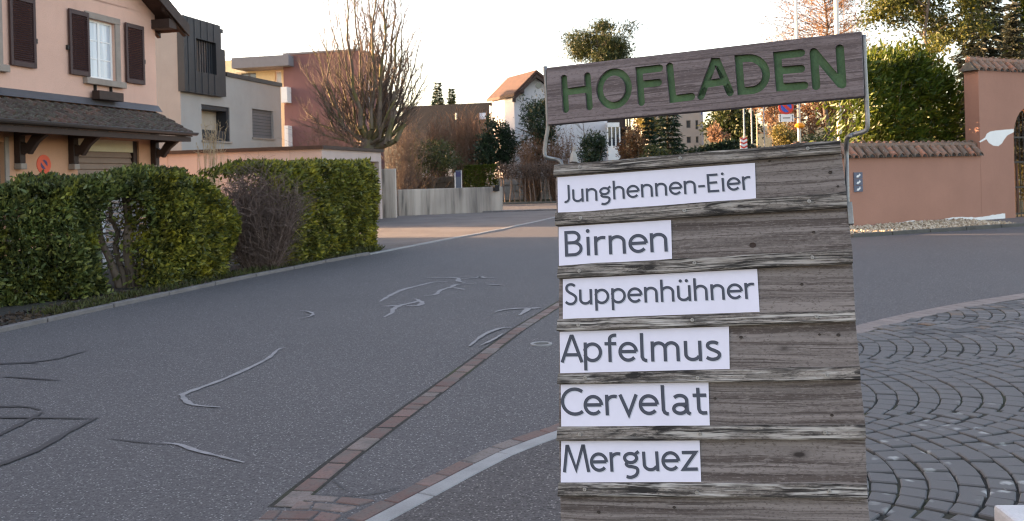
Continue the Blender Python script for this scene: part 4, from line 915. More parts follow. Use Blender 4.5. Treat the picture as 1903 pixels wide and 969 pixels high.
for i in range(1, 9): z = w2[2] + (w2[3] - w2[2])*i/9; MB().box(w2[0] + .01, w2[1] - .01, .092, .0995, z - .008, z + .008).build('blind_slat', M['darkmetal'], gb.children[-1] if False else gb)

# ---- low garage in front of it
F2 = Frame(601, 26.6); ga = F2.root('garage'); tag(ga, 'low flat-roofed salmon garage behind the hedge', 'garage')
zg = F2.xp(601, 277)[1]; xr = F2.fp(708, 290)[0]; yl = F2.xp(300, 290)[0]
mb = facade(MB(), 0, xr, 0, zg, [(.22, xr*.5 - .06, .0, zg - .32), (xr*.5 + .06, xr - .2, .0, zg - .32)], depth=.25); mb.quad((0, 0, 0), (0, yl + 4, 0), (0, yl + 4, zg), (0, 0, zg)); mb.quad((0, 0, zg), (xr, 0, zg), (xr, yl + 4, zg), (0, yl + 4, zg)); mb.quad((xr, 0, 0), (xr, 5, 0), (xr, 5, zg), (xr, 0, zg))
mb.build('wall', M['garw'], ga)
cp = MB(); cp.box(-.10, xr + .08, -.08, yl + 4, zg + .002, zg + .10); cp.build('roof_coping', M['brownwood'], ga)
for a, b in ((.22, xr*.5 - .06), (xr*.5 + .06, xr - .2)):
    d_ = MB().box(a, b, .20, .25, 0.01, zg - .325).build('garage_door', M['grow'], ga)
    for i in range(1, 7): z = (zg - .33)*i/7; MB().box(a + .01, b - .01, .188, .1995, z - .012, z + .012).build('rib', M['brownwood'], d_)
for i in range(1, 6): y = yl*i/5.2; MB().box(-.006, -.0005, y - .008, y + .008, 0, zg).build('joint', M['tan'], ga)

# ---- red apartment house with cream penthouse
F3 = Frame(675, 47.6); ra = F3.root('apartment_house'); tag(ra, 'dark red apartment house with cream end and grey roof slab', 'apartment house')
zr = F3.xp(675, 94)[1]; yl = F3.xp(527, 150)[0]; xr = F3.fp(711, 150)[0]
wins = [(F3.fp(683, 160)[0], F3.fp(697, 160)[0], F3.fp(690, 192)[1], F3.fp(690, 150)[1])]
mb = facade(MB(), 0, xr, 0, zr, wins, depth=.2); mb.quad((0, 0, 0), (0, yl, 0), (0, yl, zr), (0, 0, zr)); mb.quad((0, 0, zr), (xr, 0, zr), (xr, yl, zr), (0, yl, zr)); mb.quad((xr, 0, 0), (xr, yl, 0), (xr, yl, zr), (xr, 0, zr)); mb.quad((0, yl, 0), (xr, yl, 0), (xr, yl, zr), (0, yl, zr))
mb.build('wall', M['redw'], ra); add_window(ra, *wins[0], .08, 2, 2, .06, 'whitep', 'curtain')
MB().box(-.05, xr + .05, -.05, yl - .02, zr + .002, zr + .10).build('parapet_cap', M['slab'], ra)
ycl = F3.xp(420, 120, 1.0)[0]; zs0, zs1 = F3.xp(480, 125, -.6)[1], F3.xp(480, 105, -.6)[1]
zc = zs0
pw = [(F3.xp(476, 145, .9)[0], F3.xp(447, 145, .9)[0], F3.xp(460, 160, .9)[1], F3.xp(460, 136, .9)[1]), (F3.xp(523, 145, .9)[0], F3.xp(511, 145, .9)[0], F3.xp(518, 165, .9)[1], F3.xp(518, 132, .9)[1])]
mb = facade(MB(), yl + .001, F3.xp(438, 120, .9)[0], 0, zc - .002, pw, y=.9, depth=.2, axis='x'); mb.quad((.9, F3.xp(438, 120, .9)[0], 0), (8, F3.xp(438, 120, .9)[0], 0), (8, F3.xp(438, 120, .9)[0], zc - .002), (.9, F3.xp(438, 120, .9)[0], zc - .002))
mb.build('cream_wall', M['cream'], ra)
for q in pw: add_window(ra, *q, 1.0, 1 if q is pw[1] else 2, 1, .06, 'whitep' if q is pw[1] else 'blind', 'curtain' if q is pw[1] else 'glass', axis='x')
MB().box(-.6, 7, F3.xp(536, 110, -.6)[0], F3.xp(430, 110, -.6)[0], zs0, zs1).build('roof_slab', M['slab'], ra)
y0 = F3.xp(438, 120, 4)[0]; MB().box(4, 9, y0 + .05, F3.xp(418, 120, 4)[0], 0, F3.xp(428, 112, 4)[1]).build('rear_wing', M['cream'], ra)
for (u0, u1, v0, v1) in ((522, 533, 162, 191), (528, 535, 234, 273)):
    MB().box(-.5, -.02, F3.xp(u1, v0, -.5)[0], F3.xp(u0, v0, -.5)[0], F3.xp(525, v1, -.5)[1], F3.xp(525, v0, -.5)[1]).build('balcony_panel', M['whitep'], ra)

# ---- concrete walls by the yard
def wall_box(name, a, b, th, h, mat, label, cat):
    a = Vector((a[0], a[1], 0)); b = Vector((b[0], b[1], 0)); d = b - a; L_ = d.length; o = empty(name, a, math.atan2(d.y, d.x)) if False else None
    mb = MB().box(0, L_, 0, th, -.2, h); ob = mb.build(name, mat, None, bevel=.015); ob.location = a; ob.rotation_euler = (0, 0, math.atan2(d.y, d.x)); return tag(ob, label, cat)
pa, pb = G(700, 406), G(737, 405); hp = P(725, 314, pb.y).z
wall_box('concrete_wall', pa, pb, .25, hp, M['concrete'], 'tall concrete end wall beside the gravel yard', 'wall')
ca, cb = G(741, 402), G(935, 394); hc = P(840, 350, (ca.y + cb.y)/2).z
wall_box('concrete_wall', ca, cb, .22, hc, M['concrete'], 'low streaked concrete wall across the gravel yard', 'wall')
p = G(921, 394.5); lb = MB().box(-.10, .10, -.24, -.012, hc - .16, hc + .06).build('letter_box', M['black'], None, bevel=.02); lb.location = (p.x, p.y + .01, 0); lb.rotation_euler = (0, 0, math.atan2((cb - ca).y, (cb - ca).x))
tag(lb, 'small black letter box on the end of the low concrete wall', 'letter box')
ia = cb + Vector((.03, -.15, 0)); kerb('island_kerb', [cb + Vector((-1.6, -.35, 0)), cb + Vector((.6, -.25, 0)), cb + Vector((3.4, -.1, 0))], .55, .06, M['granite'], 1.2)
# info stele
p = P(852, 335, 46); st_ = empty('info_stele', (p.x, 46, 0)); hst = P(852, 317, 46).z; MB().box(-.14, .14, -.05, .05, 0, hst).build('panel', M['postblue'], st_, bevel=.01); MB().box(-.19, -.141, -.05, .05, 0, hst - .1).build('side_post', M['whitep'], st_); MB().box(.141, .17, -.05, .05, 0, hst).build('side_post', M['whitep'], st_); MB().box(-.13, .13, -.056, -.0505, hst - .32, hst - .06).build('dark_field', M['navy'], st_)
tag(st_, 'narrow blue-grey stele with white side posts beside the clipped hedge', 'stele')

# rubble walls of single stones
def rubble(name, p0, p1, z0, h, mat, label, n_rows, seed):
    rg = random.Random(seed); root = empty(name, (p0[0], p0[1], z0), math.atan2(p1[1] - p0[1], p1[0] - p0[0])); L_ = math.hypot(p1[0] - p0[0], p1[1] - p0[1])
    MB().box(0, L_, .12, .4, -.3, h - .05).build('core', mat, root); rh = h / n_rows
    for r_ in range(n_rows):
        x = -rg.uniform(0, .2)
        while x < L_:
            w = rg.uniform(.22, .5); zc_ = r_*rh + rg.uniform(-.03, .03); d = rg.uniform(.0, .08)
            mb = MB().box(x + .01, x + w - .01, d, .2, zc_ + .008, zc_ + rh*rg.uniform(.85, 1.05)); mb.v = [(a + rg.uniform(-.025, .025), b, c + rg.uniform(-.02, .02)) for a, b, c in mb.v]; mb.build('stone', mat, root); x += w
    tag(root, label, 'wall'); return root
a, b = P(768, 345, 52), P(848, 345, 50); rubble('stone_wall', (a.x, 52), (b.x, 50), gz(0, 50), P(800, 329, 51).z - gz(0, 50), M['rubble'], 'brown rubble stone wall behind the low concrete wall', 4, 1)
a, b = P(920, 345, 50), P(1062, 345, 50); rubble('stone_wall', (a.x, 50), (b.x, 50), gz(0, 50), P(980, 329, 50).z - gz(0, 50), M['rubble2'], 'pale rubble stone wall behind the bare hedge stems', 3, 2)

# ---- dark roofed house
def P0(u, v, Y): return P(u, v, Y)
dh = empty('dark_roof_house', (P(850, 300, 66).x, 66, gz(0, 66))); o0 = Vector(dh.location); tag(dh, 'long house with dark slate roof and metal flue', 'house')
L0, R0 = P(750, 199, 68) - o0, P(934, 189, 66) - o0; zr_ = (L0.z + R0.z)/2; L0.z = R0.z = zr_; ze = zr_ - 3.0
fv = Vector((.0, -3.4, 0)); bv = Vector((0, 3.4, 0)); rf = MB()
for v_ in (fv, bv): rf.prism([L0, R0, R0 + v_ + Vector((.2, 0, -3.0)), L0 + v_ + Vector((-.2, 0, -3.0))], (0, 0, -.15))
rfo = rf.build('roof', M['darkroof'], dh)
MB().prism([L0 + fv*.9 + Vector((.3, 0, -2.8)), L0 + Vector((.3, 0, -.3)), L0 + bv*.9 + Vector((.3, 0, -2.8)), Vector((L0.x + .3, L0.y + 3.06, -.5)), Vector((L0.x + .3, L0.y - 3.06, -.5))], (R0.x - L0.x - .5, R0.y - L0.y, 0)).build('wall', M['white'], dh)
def onroof(u, v):                                        # pixel on the front roof plane
    nrm = (R0 - L0).cross(fv + Vector((0, 0, -3.0))).normalized(); o = CAM - o0; d = ray(u, v); t_ = (L0 - o).dot(nrm)/d.dot(nrm); return o + d*t_
c = onroof(897, 217); wv = Vector((0, -3.4, -3.0)).normalized(); ux = Vector((1, 0, 0)); nn_ = Vector((0, -3.0, 3.4)).normalized()
def roofbox(name, c, hw, hl, t_, mat, par): MB().prism([c - ux*hw - wv*hl, c + ux*hw - wv*hl, c + ux*hw + wv*hl, c - ux*hw + wv*hl], nn_*t_).build(name, mat, par)
roofbox('skylight', c, .22, .35, .06, M['curtain'], rfo)
c = onroof(913, 225); top = P(913, 200, 66) - o0; MB().tube([(c.x, c.y, c.z - .3), (c.x, c.y, top.z + .0)], .10, 10).build('flue', M['chrome'], rfo); c = onroof(848, 222); MB().tube([(c.x, c.y, c.z - .3), (c.x, c.y, c.z + .45)], .07, 8).build('vent_pipe', M['chrome'], rfo)
ge = Vector((R0.x - .1, R0.y, 0)); MB().box(R0.x - .199, R0.x - .16, R0.y - .5, R0.y + .3, ze + .2, ze + 1.0).build('window', M['glass'], dh)
# ---- white house with brown roof
o0 = Vector((P(1040, 300, 54).x, 54, gz(0, 54))); wh = empty('white_house', o0); tag(wh, 'white house with steep brown tiled roof and round gable window', 'house')
A_ = P(997, 136, 52) - o0; Bk = P(944, 149, 55.6) - o0; Bk.z = A_.z; E1 = P(955, 179, 52) - o0; E2 = E1 + (Bk - A_)*1.0; E1r = Vector((2*A_.x - E1.x + .3, A_.y, E1.z)); E2r = E1r + (Bk - A_)
rf = MB(); rf.prism([A_, Bk, E2, E1], (0, 0, .18)); rf.prism([A_, Bk, E2r, E1r], (0, 0, .18)); rfo = rf.build('roof', M['brownroof'], wh)
iv = (Bk - A_).normalized()*.5; s_ = (E1 - A_); ins = .16
mbw = MB(); a1 = A_ + iv + Vector((0, 0, -.12)); l1 = A_ + s_*(1 - ins) + iv + Vector((0, 0, -.1)); r1 = A_ + (E1r - A_)*(1 - ins) + iv + Vector((0, 0, -.1))
mbw.prism([a1, l1, Vector((l1.x, l1.y, -.6)), Vector((r1.x, r1.y, -.6)), r1], (Bk - A_)*.8); mbw.build('wall', M['white'], wh)
c = P(1001, 158, 52) - o0; dsc = MB().prism([Vector((c.x + .17*math.cos(a), a1.y - .03, c.z + .17*math.sin(a))) for a in np.linspace(0, 2*math.pi, 18, endpoint=False)], (0, .06, 0)); rw = dsc.build('round_window', M['glass'], wh)
for sgn, E in ((1, E1), (-1, E1r)): MB().prism([A_ + Vector((0, 0, -.05)), E + Vector((0, 0, -.05)), E + Vector((0, 0, -.24)), A_ + Vector((0, 0, -.24))], iv*.12).build('verge_board', M['brownwood'], rfo)
for fr in (.55, .92): q = A_ + s_*fr + iv*.5 + Vector((0, 0, -.3)); MB().box(q.x - .1, q.x + .1, q.y - .45, q.y + .4, q.z - .1, q.z + .1).build('purlin_end', M['brownwood'], rfo)
wl_ = P(1037, 250, 52.6) - o0; wr_ = P(1129, 250, 52.6) - o0; wt_ = P(1085, 196, 52.6) - o0
MB().box(wl_.x, wr_.x, wl_.y, wl_.y + 3, -.6, wt_.z).build('wing_wall', M['white'], wh); MB().prism([Vector((wl_.x - .1, wl_.y - .4, wt_.z - .1)), Vector((wr_.x + .4, wl_.y - .4, wt_.z - .1)), Vector((wr_.x + .4, wl_.y + 1.6, wt_.z + 1.1)), Vector((wl_.x - .1, wl_.y + 1.6, wt_.z + 1.1))], (0, 0, .15)).build('wing_roof', M['brownroof'], wh)
px0, px1 = (P(1128, 250, 52) - o0).x, (P(1150, 250, 52) - o0).x; pz0, pz1, pzb = (P(1140, 272, 52) - o0).z, (P(1140, 237, 52) - o0).z, (P(1140, 292, 52) - o0).z
po = MB(); po.box(px0, px1, -2.4, -1.4, pz1, pz1 + .25); po.box(px0, px1, -2.4, -1.4, min(pzb, 0) - .4, pz0); po.build('porch', M['whitep'], wh)
for i in range(4): x = px0 + (px1 - px0)*i/3; MB().box(x - .035, x + .035, -2.39, -2.32, pz0 + .001, pz1 - .001).build('porch_post', M['whitep'], wh)
MB().box(px0 + .03, px1 - .03, -2.2, -2.15, pz0 + .001, pz1 - .001).build('porch_glass', M['glass'], wh)
bx0_, bx1_ = (P(1130, 230, 53) - o0).x, (P(1172, 230, 53) - o0).x; bz0_, bz1_ = (P(1150, 240, 53) - o0).z, (P(1150, 215, 53) - o0).z
bc = MB().box(bx0_, bx1_, -1.2, .6, bz0_, bz0_ + .12).build('balcony', M['brownwood'], wh)
for i in range(9): x = bx0_ + (bx1_ - bx0_ - .12)*i/8; MB().box(x, x + .10, -1.2, -1.16, bz0_ + .121, bz1_).build('board', M['brownwood'], bc)
MB().box(wr_.x + .01, bx1_ - .1, .61, 2.5, -.6, bz1_ + 1.0).build('annex_wall', M['brownwood'], wh)
# ---- far grey block
o0 = Vector((P(1290, 300, 82).x, 82, gz(0, 82))); fb_ = empty('grey_block', o0); tag(fb_, 'grey rendered block with small windows seen beneath the header board', 'building')
x0, x1 = (P(1268, 250, 82) - o0).x, (P(1304, 250, 82) - o0).x; zt_ = (P(1290, 120, 82) - o0).z
hol = []
for (u0, u1, v0, v1) in ((1276, 1284, 224, 238), (1293, 1298, 224, 241), (1293, 1298, 254, 266), (1276, 1284, 254, 266)):
    hol.append(((P(u0, 250, 82) - o0).x, (P(u1, 250, 82) - o0).x, (P(1290, v1, 82) - o0).z, (P(1290, v0, 82) - o0).z))
mb = facade(MB(), x0 - 3, x1, -1, zt_, hol, depth=.2); mb.quad((x1, 0, -1), (x1, 9, -1), (x1, 9, zt_), (x1, 0, zt_)); mb.quad((x0 - 3, 0, zt_), (x1, 0, zt_), (x1, 9, zt_), (x0 - 3, 9, zt_)); mb.quad((x0 - 3, 0, -1), (x0 - 3, 9, -1), (x0 - 3, 9, zt_), (x0 - 3, 0, zt_)); mb.build('wall', M['greyw'], fb_)
for q in hol: add_window(fb_, *q, .1, 1, 1, .05, 'blind', 'glass')
x2 = (P(1312, 250, 82) - o0).x; MB().box(x1 + .01, x2, 1.0, 8, -1, zt_).build('wing', M['white'], fb_); MB().box(x1 + .1, x2 - .1, .9, .999, (P(1308, 212, 82) - o0).z, (P(1308, 196, 82) - o0).z).build('blue_panel', M['blue'], fb_)

# ------------------------------------------------------------------ garden wall on the right
wa, wb = G(1572, 431), G(1886, 408.5); ang = math.atan2((wb - wa).y, (wb - wa).x)
gw = empty('garden_wall', wa - Vector((math.cos(ang), math.sin(ang), 0))*1.2, ang); tag(gw, 'salmon garden wall with barrel-tile coping and tall arched gateway', 'wall')
WM = Matrix.Translation(gw.location) @ Matrix.Rotation(ang, 4, 'Z'); WMi = WM.inverted()
def wp(u, v, y=0.0): return onplane(u, v, WMi, y)
x_p = wp(1822, 300)[0]; x_r = wp(1886, 350)[0]; zl = wp(1700, 292)[1]; zp = wp(1860, 133)[1]
mb = MB().box(0, x_p + .001, 0, .30, -.2, zl); mb.build('low_wall', M['salmon'], gw)
xo = x_r + 1.25; xe_ = xo + .95; zsp = wp(1888, 255)[1]; rA = (xo - x_r)/2; n = 14
apts = [(x_r, zsp)] + [((x_r + xo)/2 - rA*math.cos(math.pi*i/n), zsp + rA*math.sin(math.pi*i/n)*1.15) for i in range(1, n)] + [(xo, zsp)]
mb = MB(); y0, y1 = -.003, .36
for yy in (y0, y1):
    mb.quad((x_p, yy, -.2), (x_r, yy, -.2), (x_r, yy, zp), (x_p, yy, zp)); mb.quad((xo, yy, -.2), (xe_, yy, -.2), (xe_, yy, zp), (xo, yy, zp))
    for (a, za), (b, zb_) in zip(apts, apts[1:]): mb.quad((a, yy, za), (b, yy, zb_), (b, yy, zp), (a, yy, zp))
mb.quad((x_p, y0, -.2), (x_p, y1, -.2), (x_p, y1, zp), (x_p, y0, zp)); mb.quad((xe_, y0, -.2), (xe_, y1, -.2), (xe_, y1, zp), (xe_, y0, zp)); mb.quad((x_p, y0, zp), (xe_, y0, zp), (xe_, y1, zp), (x_p, y1, zp))
for (a, za), (b, zb_) in zip([(x_r, -.2)] + apts, apts + [(xo, -.2)]): mb.quad((a, y0, za), (b, y0, zb_), (b, y1, zb_), (a, y1, za))
mb.build('gateway', M['salmon'], gw)
def barrel(r0, r1, L_, slope, th=.014, n=8):
    V = []
    for (yy, rr_) in ((0, r0), (1, r1)):
        for k_ in (0, 1):
            for i in range(n + 1):
                a = math.pi*i/n; rq = rr_ - th*k_; V.append((rq*math.cos(a), -yy*L_, rq*math.sin(a)*1.05 - yy*L_*slope))
    m_ = n + 1; f = []
    for i in range(n):
        f += [(i, i+1, 2*m_+i+1, 2*m_+i), (m_+i+1, m_+i, 3*m_+i, 3*m_+i+1), (2*m_+i, 2*m_+i+1, 3*m_+i+1, 3*m_+i), (i+1, i, m_+i, m_+i+1)]
    me_ = bpy.data.meshes.new('coping_tile'); me_.from_pydata(V, [], f); me_.materials.append(M['wtile']); return me_
bme = barrel(.076, .092, .31, .95)
def coping(x0, x1, z, yc_, par, step=.235, first=0.0):
    bed = MB(); bed.add([(x0, yc_ - .20, z + .0), (x1, yc_ - .20, z), (x1, yc_, z + .25), (x0, yc_, z + .25), (x0, yc_ + .20, z), (x1, yc_ + .20, z)], [(0,1,2,3), (3,2,5,4), (0,4,5,1), (0,3,4), (1,5,2)]); bed.build('coping_bed', M['granite_dark'], par)
    x = x0 + .12 + first
    while x < x1 - .06:
        for sgn in (1, -1):
            o = bpy.data.objects.new('coping_tile', bme); col.objects.link(o); o.parent = par; o.location = (x + random.uniform(-.015, .015), yc_ + .03*sgn, z + .275 + random.uniform(-.012, .012)); o.rotation_euler = (0, random.uniform(-.05, .05), (0 if sgn > 0 else math.pi) + random.uniform(-.05, .05)); o.scale = (random.uniform(.92, 1.06), .92, 1)
        x += step
    q = MB().tube([(x0, yc_, z + .25), (x1, yc_, z + .25)], .07, 8); q.build('ridge_mortar', M['wtile'], par)
coping(-.1, x_p + .02, zl + .005, .13, gw); coping(x_p - .12, xe_ + .12, zp + .005, .17, gw, .25)
# unpainted filler patches
fil = MB()
pp = [wp(u, v, -.008) for u, v in ((1819, 264), (1831, 256), (1834, 249), (1840, 245), (1850, 243), (1866, 241.5), (1884, 240), (1884, 246), (1872, 252), (1866, 260), (1862, 267), (1855, 272), (1846, 271), (1838, 266), (1833, 259), (1822, 265))]
o = MB().prism([Vector((x, -.008, z)) for x, z in pp], (0, .004, 0)).build('filler_patch', M['whitep'], gw); o['label'] = 'white whale-shaped patch of fresh filler'
rg = random.Random(4); us = np.linspace(1583, 1868, 60); up_ = []; dn = []
for i, u_ in enumerate(us):
    x, _ = wp(u_, 420); hh = .045 + .06*(i/59) + .025*math.sin(i*.35) + rg.uniform(-.012, .012); up_.append((x, max(.03, hh*(1 if i > 14 else .5))))
V = []; 
for x, h_ in up_: V += [(x, -.0075, 0.02), (x, -.0075, .065 + h_*.75)]
MB().add(V, [(2*i, 2*i+2, 2*i+3, 2*i+1) for i in range(len(up_)-1)]).build('filler_base', M['whitep'], gw)
# house-number style plaque of three tiles
x0, z0 = wp(1588, 357.5, -.02); x1, z1 = wp(1603, 320, -.02); pq = empty('tile_plaque', WM @ Vector(((x0 + x1)/2, -.001, (z0 + z1)/2)), ang); w = (x1 - x0)/2; h3 = (z1 - z0)/3
for i in range(3):
    zc_ = (i - 1)*h3; tl = MB().box(-w, w, -.018, -.001, zc_ - h3/2 + .004, zc_ + h3/2 - .004).build('tile', M['plaque'], pq)
    mk = MB(); pts = [(-.5, -.25), (-.1, -.32), (.25, -.1), (.55, .1), (.30, .15), (.35, .35), (.05, .05), (-.25, .05)]; mk.prism([Vector((a*w, -.0205, zc_ + b*h3)) for a, b in pts], (0, .002, 0)); mk.build('figure', M['whitep'], tl)
tag(pq, 'blue plaque of three tiles with white figures on the garden wall', 'plaque')
# iron gate
gt = empty('iron_gate', WM @ Vector(((x_r + xo)/2, .17, 0)), ang); hw = rA - .03
for i in range(9):
    x = -hw + 2*hw*i/8; hz_ = zsp + math.sqrt(max(0, 1 - (x/rA)**2))*rA*1.1 - .06; MB().tube([(x, 0, .04), (x, 0, hz_)], .012, 6).build('bar', M['iron'], gt)
for z in (.12, .75, 1.35, zsp): MB().box(-hw, hw, -.012, .012, z - .02, z + .02).build('rail', M['iron'], gt)
for x in (-hw, hw): MB().box(x - .02, x + .02, -.02, .02, .0, zsp + .1).build('stile', M['iron'], gt)
tag(gt, 'black wrought-iron gate inside the arched gateway', 'gate')
# pebble strip and its dark kerb
k0, k1 = G(1600, 441), G(1903, 421); d = (k1 - k0).normalized(); kerb('wall_kerb', [k0 - d*.2, k1 + d*2.5], .09, .07, M['granite_dark'], 1.0, side=1)
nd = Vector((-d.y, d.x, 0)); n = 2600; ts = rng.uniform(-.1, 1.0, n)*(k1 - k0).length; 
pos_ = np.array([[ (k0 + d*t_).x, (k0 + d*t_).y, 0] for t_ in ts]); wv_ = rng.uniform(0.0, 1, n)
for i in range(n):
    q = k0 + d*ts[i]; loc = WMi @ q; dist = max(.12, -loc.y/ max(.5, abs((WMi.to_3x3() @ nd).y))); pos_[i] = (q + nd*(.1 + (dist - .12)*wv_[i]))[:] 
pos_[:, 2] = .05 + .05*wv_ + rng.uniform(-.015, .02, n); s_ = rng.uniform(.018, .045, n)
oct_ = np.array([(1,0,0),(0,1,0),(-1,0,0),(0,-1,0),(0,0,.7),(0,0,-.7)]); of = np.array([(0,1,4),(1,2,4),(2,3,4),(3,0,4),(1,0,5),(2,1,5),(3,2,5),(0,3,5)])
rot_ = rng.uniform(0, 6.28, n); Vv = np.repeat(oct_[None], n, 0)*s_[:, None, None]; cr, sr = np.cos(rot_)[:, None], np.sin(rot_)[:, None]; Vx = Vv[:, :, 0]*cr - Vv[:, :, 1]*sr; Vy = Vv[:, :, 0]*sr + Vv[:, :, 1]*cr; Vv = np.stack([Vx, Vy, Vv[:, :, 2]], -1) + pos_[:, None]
me = np_mesh('pebbles', Vv.reshape(-1, 3), (of[None] + (np.arange(n)*6)[:, None, None]).reshape(-1, 3)); tag(link('pebbles', me, M['pebble']), 'pebbles coloured pale and warm as if sunlit, along the foot of the garden wall', 'pebbles', kind='stuff')
q0, q1 = k0 - d*.2, k1 + d*2.5; bp = [q0 + nd*.08, q1 + nd*.08]; far = [WM @ Vector((WMi @ q1).to_tuple()[:1] + (.1, 0)), WM @ Vector((WMi @ q0).to_tuple()[:1] + (.1, 0))]
tag(sheet('planting_strip', bp + far, M['yard'], .045), kind='structure')
# garden ground behind the wall
tag(sheet('garden_ground', [WM @ Vector((-.5, .1, 0)), WM @ Vector((25, .1, 0)), WM @ Vector((25, 14, 0)), WM @ Vector((8, 14, 0)), WM @ Vector((.6, 2.6, 0))], M['earth'], .03), kind='structure')
# pale stone block at the lower right edge
tb = G(1845, 943, .30); sb = MB(); sb.box(0, .5, -.45, 0, 0, .30); ob = sb.build('stone_block', M['blockstone'], None, bevel=.012, segs=2); ob.location = (tb.x + .0, tb.y, 0.01); ob.rotation_euler = (0, 0, R(-4)); tag(ob, 'pale granite block standing on the cobbles', 'stone block')

# ------------------------------------------------------------------ plants
def add_leaves(name, pos, dirs, size, mat, parent, aspect=.42, fold=.25):
    return link(name, leaf_mesh(name, pos, dirs, size, aspect, fold), mat, parent)
def bumps(s, h, seed):
    return (np.sin(s*2.1 + seed) * np.cos(h*3.1 + seed*1.7) + .6*np.sin(s*5.3 + h*4.1 + seed*2.3) + .4*np.sin(s*11 + 2*h + seed))
def hedge_volume(path, n, depth, hfun, hole=None, seed=0, front_bias=.6, round_ends=True):
    """points in a hedge running along path (front foot line); returns pos (local world) and outward dirs"""
    P_ = np.array([p[:2] for p in path]); seg = np.linalg.norm(np.diff(P_, axis=0), axis=1); cum = np.concatenate([[0], np.cumsum(seg)]); L_ = cum[-1]
    s = rng.uniform(0, L_, n); i = np.clip(np.searchsorted(cum, s) - 1, 0, len(seg) - 1); f = (s - cum[i]) / seg[i]
    base = P_[i] + (P_[i+1] - P_[i])*f[:, None]; t_ = (P_[i+1] - P_[i])/seg[i][:, None]; nrm = np.stack([-t_[:, 1], t_[:, 0]], 1)   # inward (left of path)
    hmax = np.array([hfun(x) for x in s/L_]); r = rng.random(n); face = np.where(r < front_bias, 0, np.where(r < front_bias + .22, 1, 2))
    hh = rng.random(n)**.9; dd = rng.random(n)
    off = .10*bumps(s, hh*hmax, seed)
    d = np.where(face == 0, np.abs(rng.normal(0, .10, n)) + .04, dd*depth); hz = np.where(face == 1, hmax - np.abs(rng.normal(0, .06, n)), hh*hmax)
    hz = np.where(face == 2, hh*hmax, hz); d = d + off*np.where(face == 1, .3, 1) + .10*np.clip((hz/hmax - .75)*4, 0, 1)**2*1.2 + .05
    hz = np.maximum(.03, hz + np.where(face == 1, .05*bumps(s*1.7, dd, seed + 3), 0))
    if round_ends:
        e = np.minimum(s, L_ - s); d += .25*np.clip(1 - e/.3, 0, 1)**2
    pos = np.stack([base[:, 0] + nrm[:, 0]*d, base[:, 1] + nrm[:, 1]*d, hz], 1)
    out = np.stack([-nrm[:, 0], -nrm[:, 1], np.where(face == 1, 1.0, .15)], 1); dirs = out*np.where(face == 1, .5, .8)[:, None] + rng.normal(0, .55, (n, 3)); dirs[:, 2] += np.where(face == 0, .12, .3)
    keep = np.ones(n, bool)
    if hole is not None: keep = hole(pos)
    return pos[keep], dirs[keep]
def topx(pos):                                            # project to picture pixels (to place the gap in the hedge)
    d = pos - np.array([0, 0, H]); return CX + F_PX*(d @ np.array(RT))/d[:, 1], CY - F_PX*(d @ np.array(UP))/d[:, 1]
foot = [(-70, 588), (0, 575), (149, 560), (223, 548), (334, 533), (388, 524)]
hp_ = [G(*p) for p in foot]
hp1 = [Vector((-6.0, 7.2, 0))] + hp_
hz_at = lambda u, v, Y: P(u, v, Y).z
def gap(pos):
    u, v = topx(pos); k = ((u - 230)/56)**2 + ((v - 460)/98)**2; front = rng.random(len(pos)); 
    return (k > 1 + rng.uniform(-.12, .12, len(pos))) | (front < .03)
root = empty('laurel_hedge', hp1[2] + Vector((0, .3, 0))); tag(root, 'clipped laurel hedge with bare trunks showing through a gap', 'hedge')
def at_root(o, root): o.matrix_parent_inverse = Matrix.Translation(-Vector(root.location)); return o
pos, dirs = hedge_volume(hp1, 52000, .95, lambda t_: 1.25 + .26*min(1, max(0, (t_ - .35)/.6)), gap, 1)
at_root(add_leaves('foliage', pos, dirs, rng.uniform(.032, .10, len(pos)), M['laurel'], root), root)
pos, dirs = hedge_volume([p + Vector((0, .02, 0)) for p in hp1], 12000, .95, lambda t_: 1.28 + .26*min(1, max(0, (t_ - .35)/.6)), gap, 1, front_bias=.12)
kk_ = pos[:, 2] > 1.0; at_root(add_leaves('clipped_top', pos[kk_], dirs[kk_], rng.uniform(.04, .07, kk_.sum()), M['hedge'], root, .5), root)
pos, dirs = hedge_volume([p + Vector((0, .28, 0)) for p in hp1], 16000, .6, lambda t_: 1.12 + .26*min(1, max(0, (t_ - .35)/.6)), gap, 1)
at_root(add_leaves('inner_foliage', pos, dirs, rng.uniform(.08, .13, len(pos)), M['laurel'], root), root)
def limb(p0, p1, r0, r1, wob=.05, k=5):
    p0, p1 = Vector(p0), Vector(p1); pts = [p0.lerp(p1, i/k) + Vector((random.uniform(-wob, wob), random.uniform(-wob, wob), random.uniform(-wob, wob)*.4))*(0 if i in (0,) else 1) for i in range(k + 1)]
    return pts, [r0 + (r1 - r0)*i/k for i in range(k + 1)]
tb_ = G(225, 541); tr = tb_ + Vector((0, .28, 0))
for (u1, v1, r0, r1, off) in ((230, 350, .075, .05, (.04, .0)), (170, 390, .055, .03, (-.25, .05)), (205, 380, .045, .025, (-.12, .12)), (285, 440, .03, .012, (.05, .02)), (300, 410, .022, .01, (.06, .1)), (262, 380, .02, .01, (.05, .05))):
    end = P(u1, v1, tr.y + off[1]*2); a = Vector((tr.x + off[0]*.5, tr.y, -.02)) if r0 > .04 else P(235, 470, tr.y); mb = MB(); pts, rr_ = limb(a, end, r0, r1, .03, 6); mb.tube(pts, rr_, 8); at_root(mb.build('trunk', M['bark2'], root, smooth=True), root)
sg = []
for _ in range(260):
    u_, v_ = random.uniform(150, 310), random.uniform(350, 500); a = P(u_, v_, tr.y + random.uniform(0, .4)); b = a + Vector((random.gauss(0, .16), random.gauss(0, .1), random.uniform(.0, .3))); sg.append((*a, *b, .006, .003))
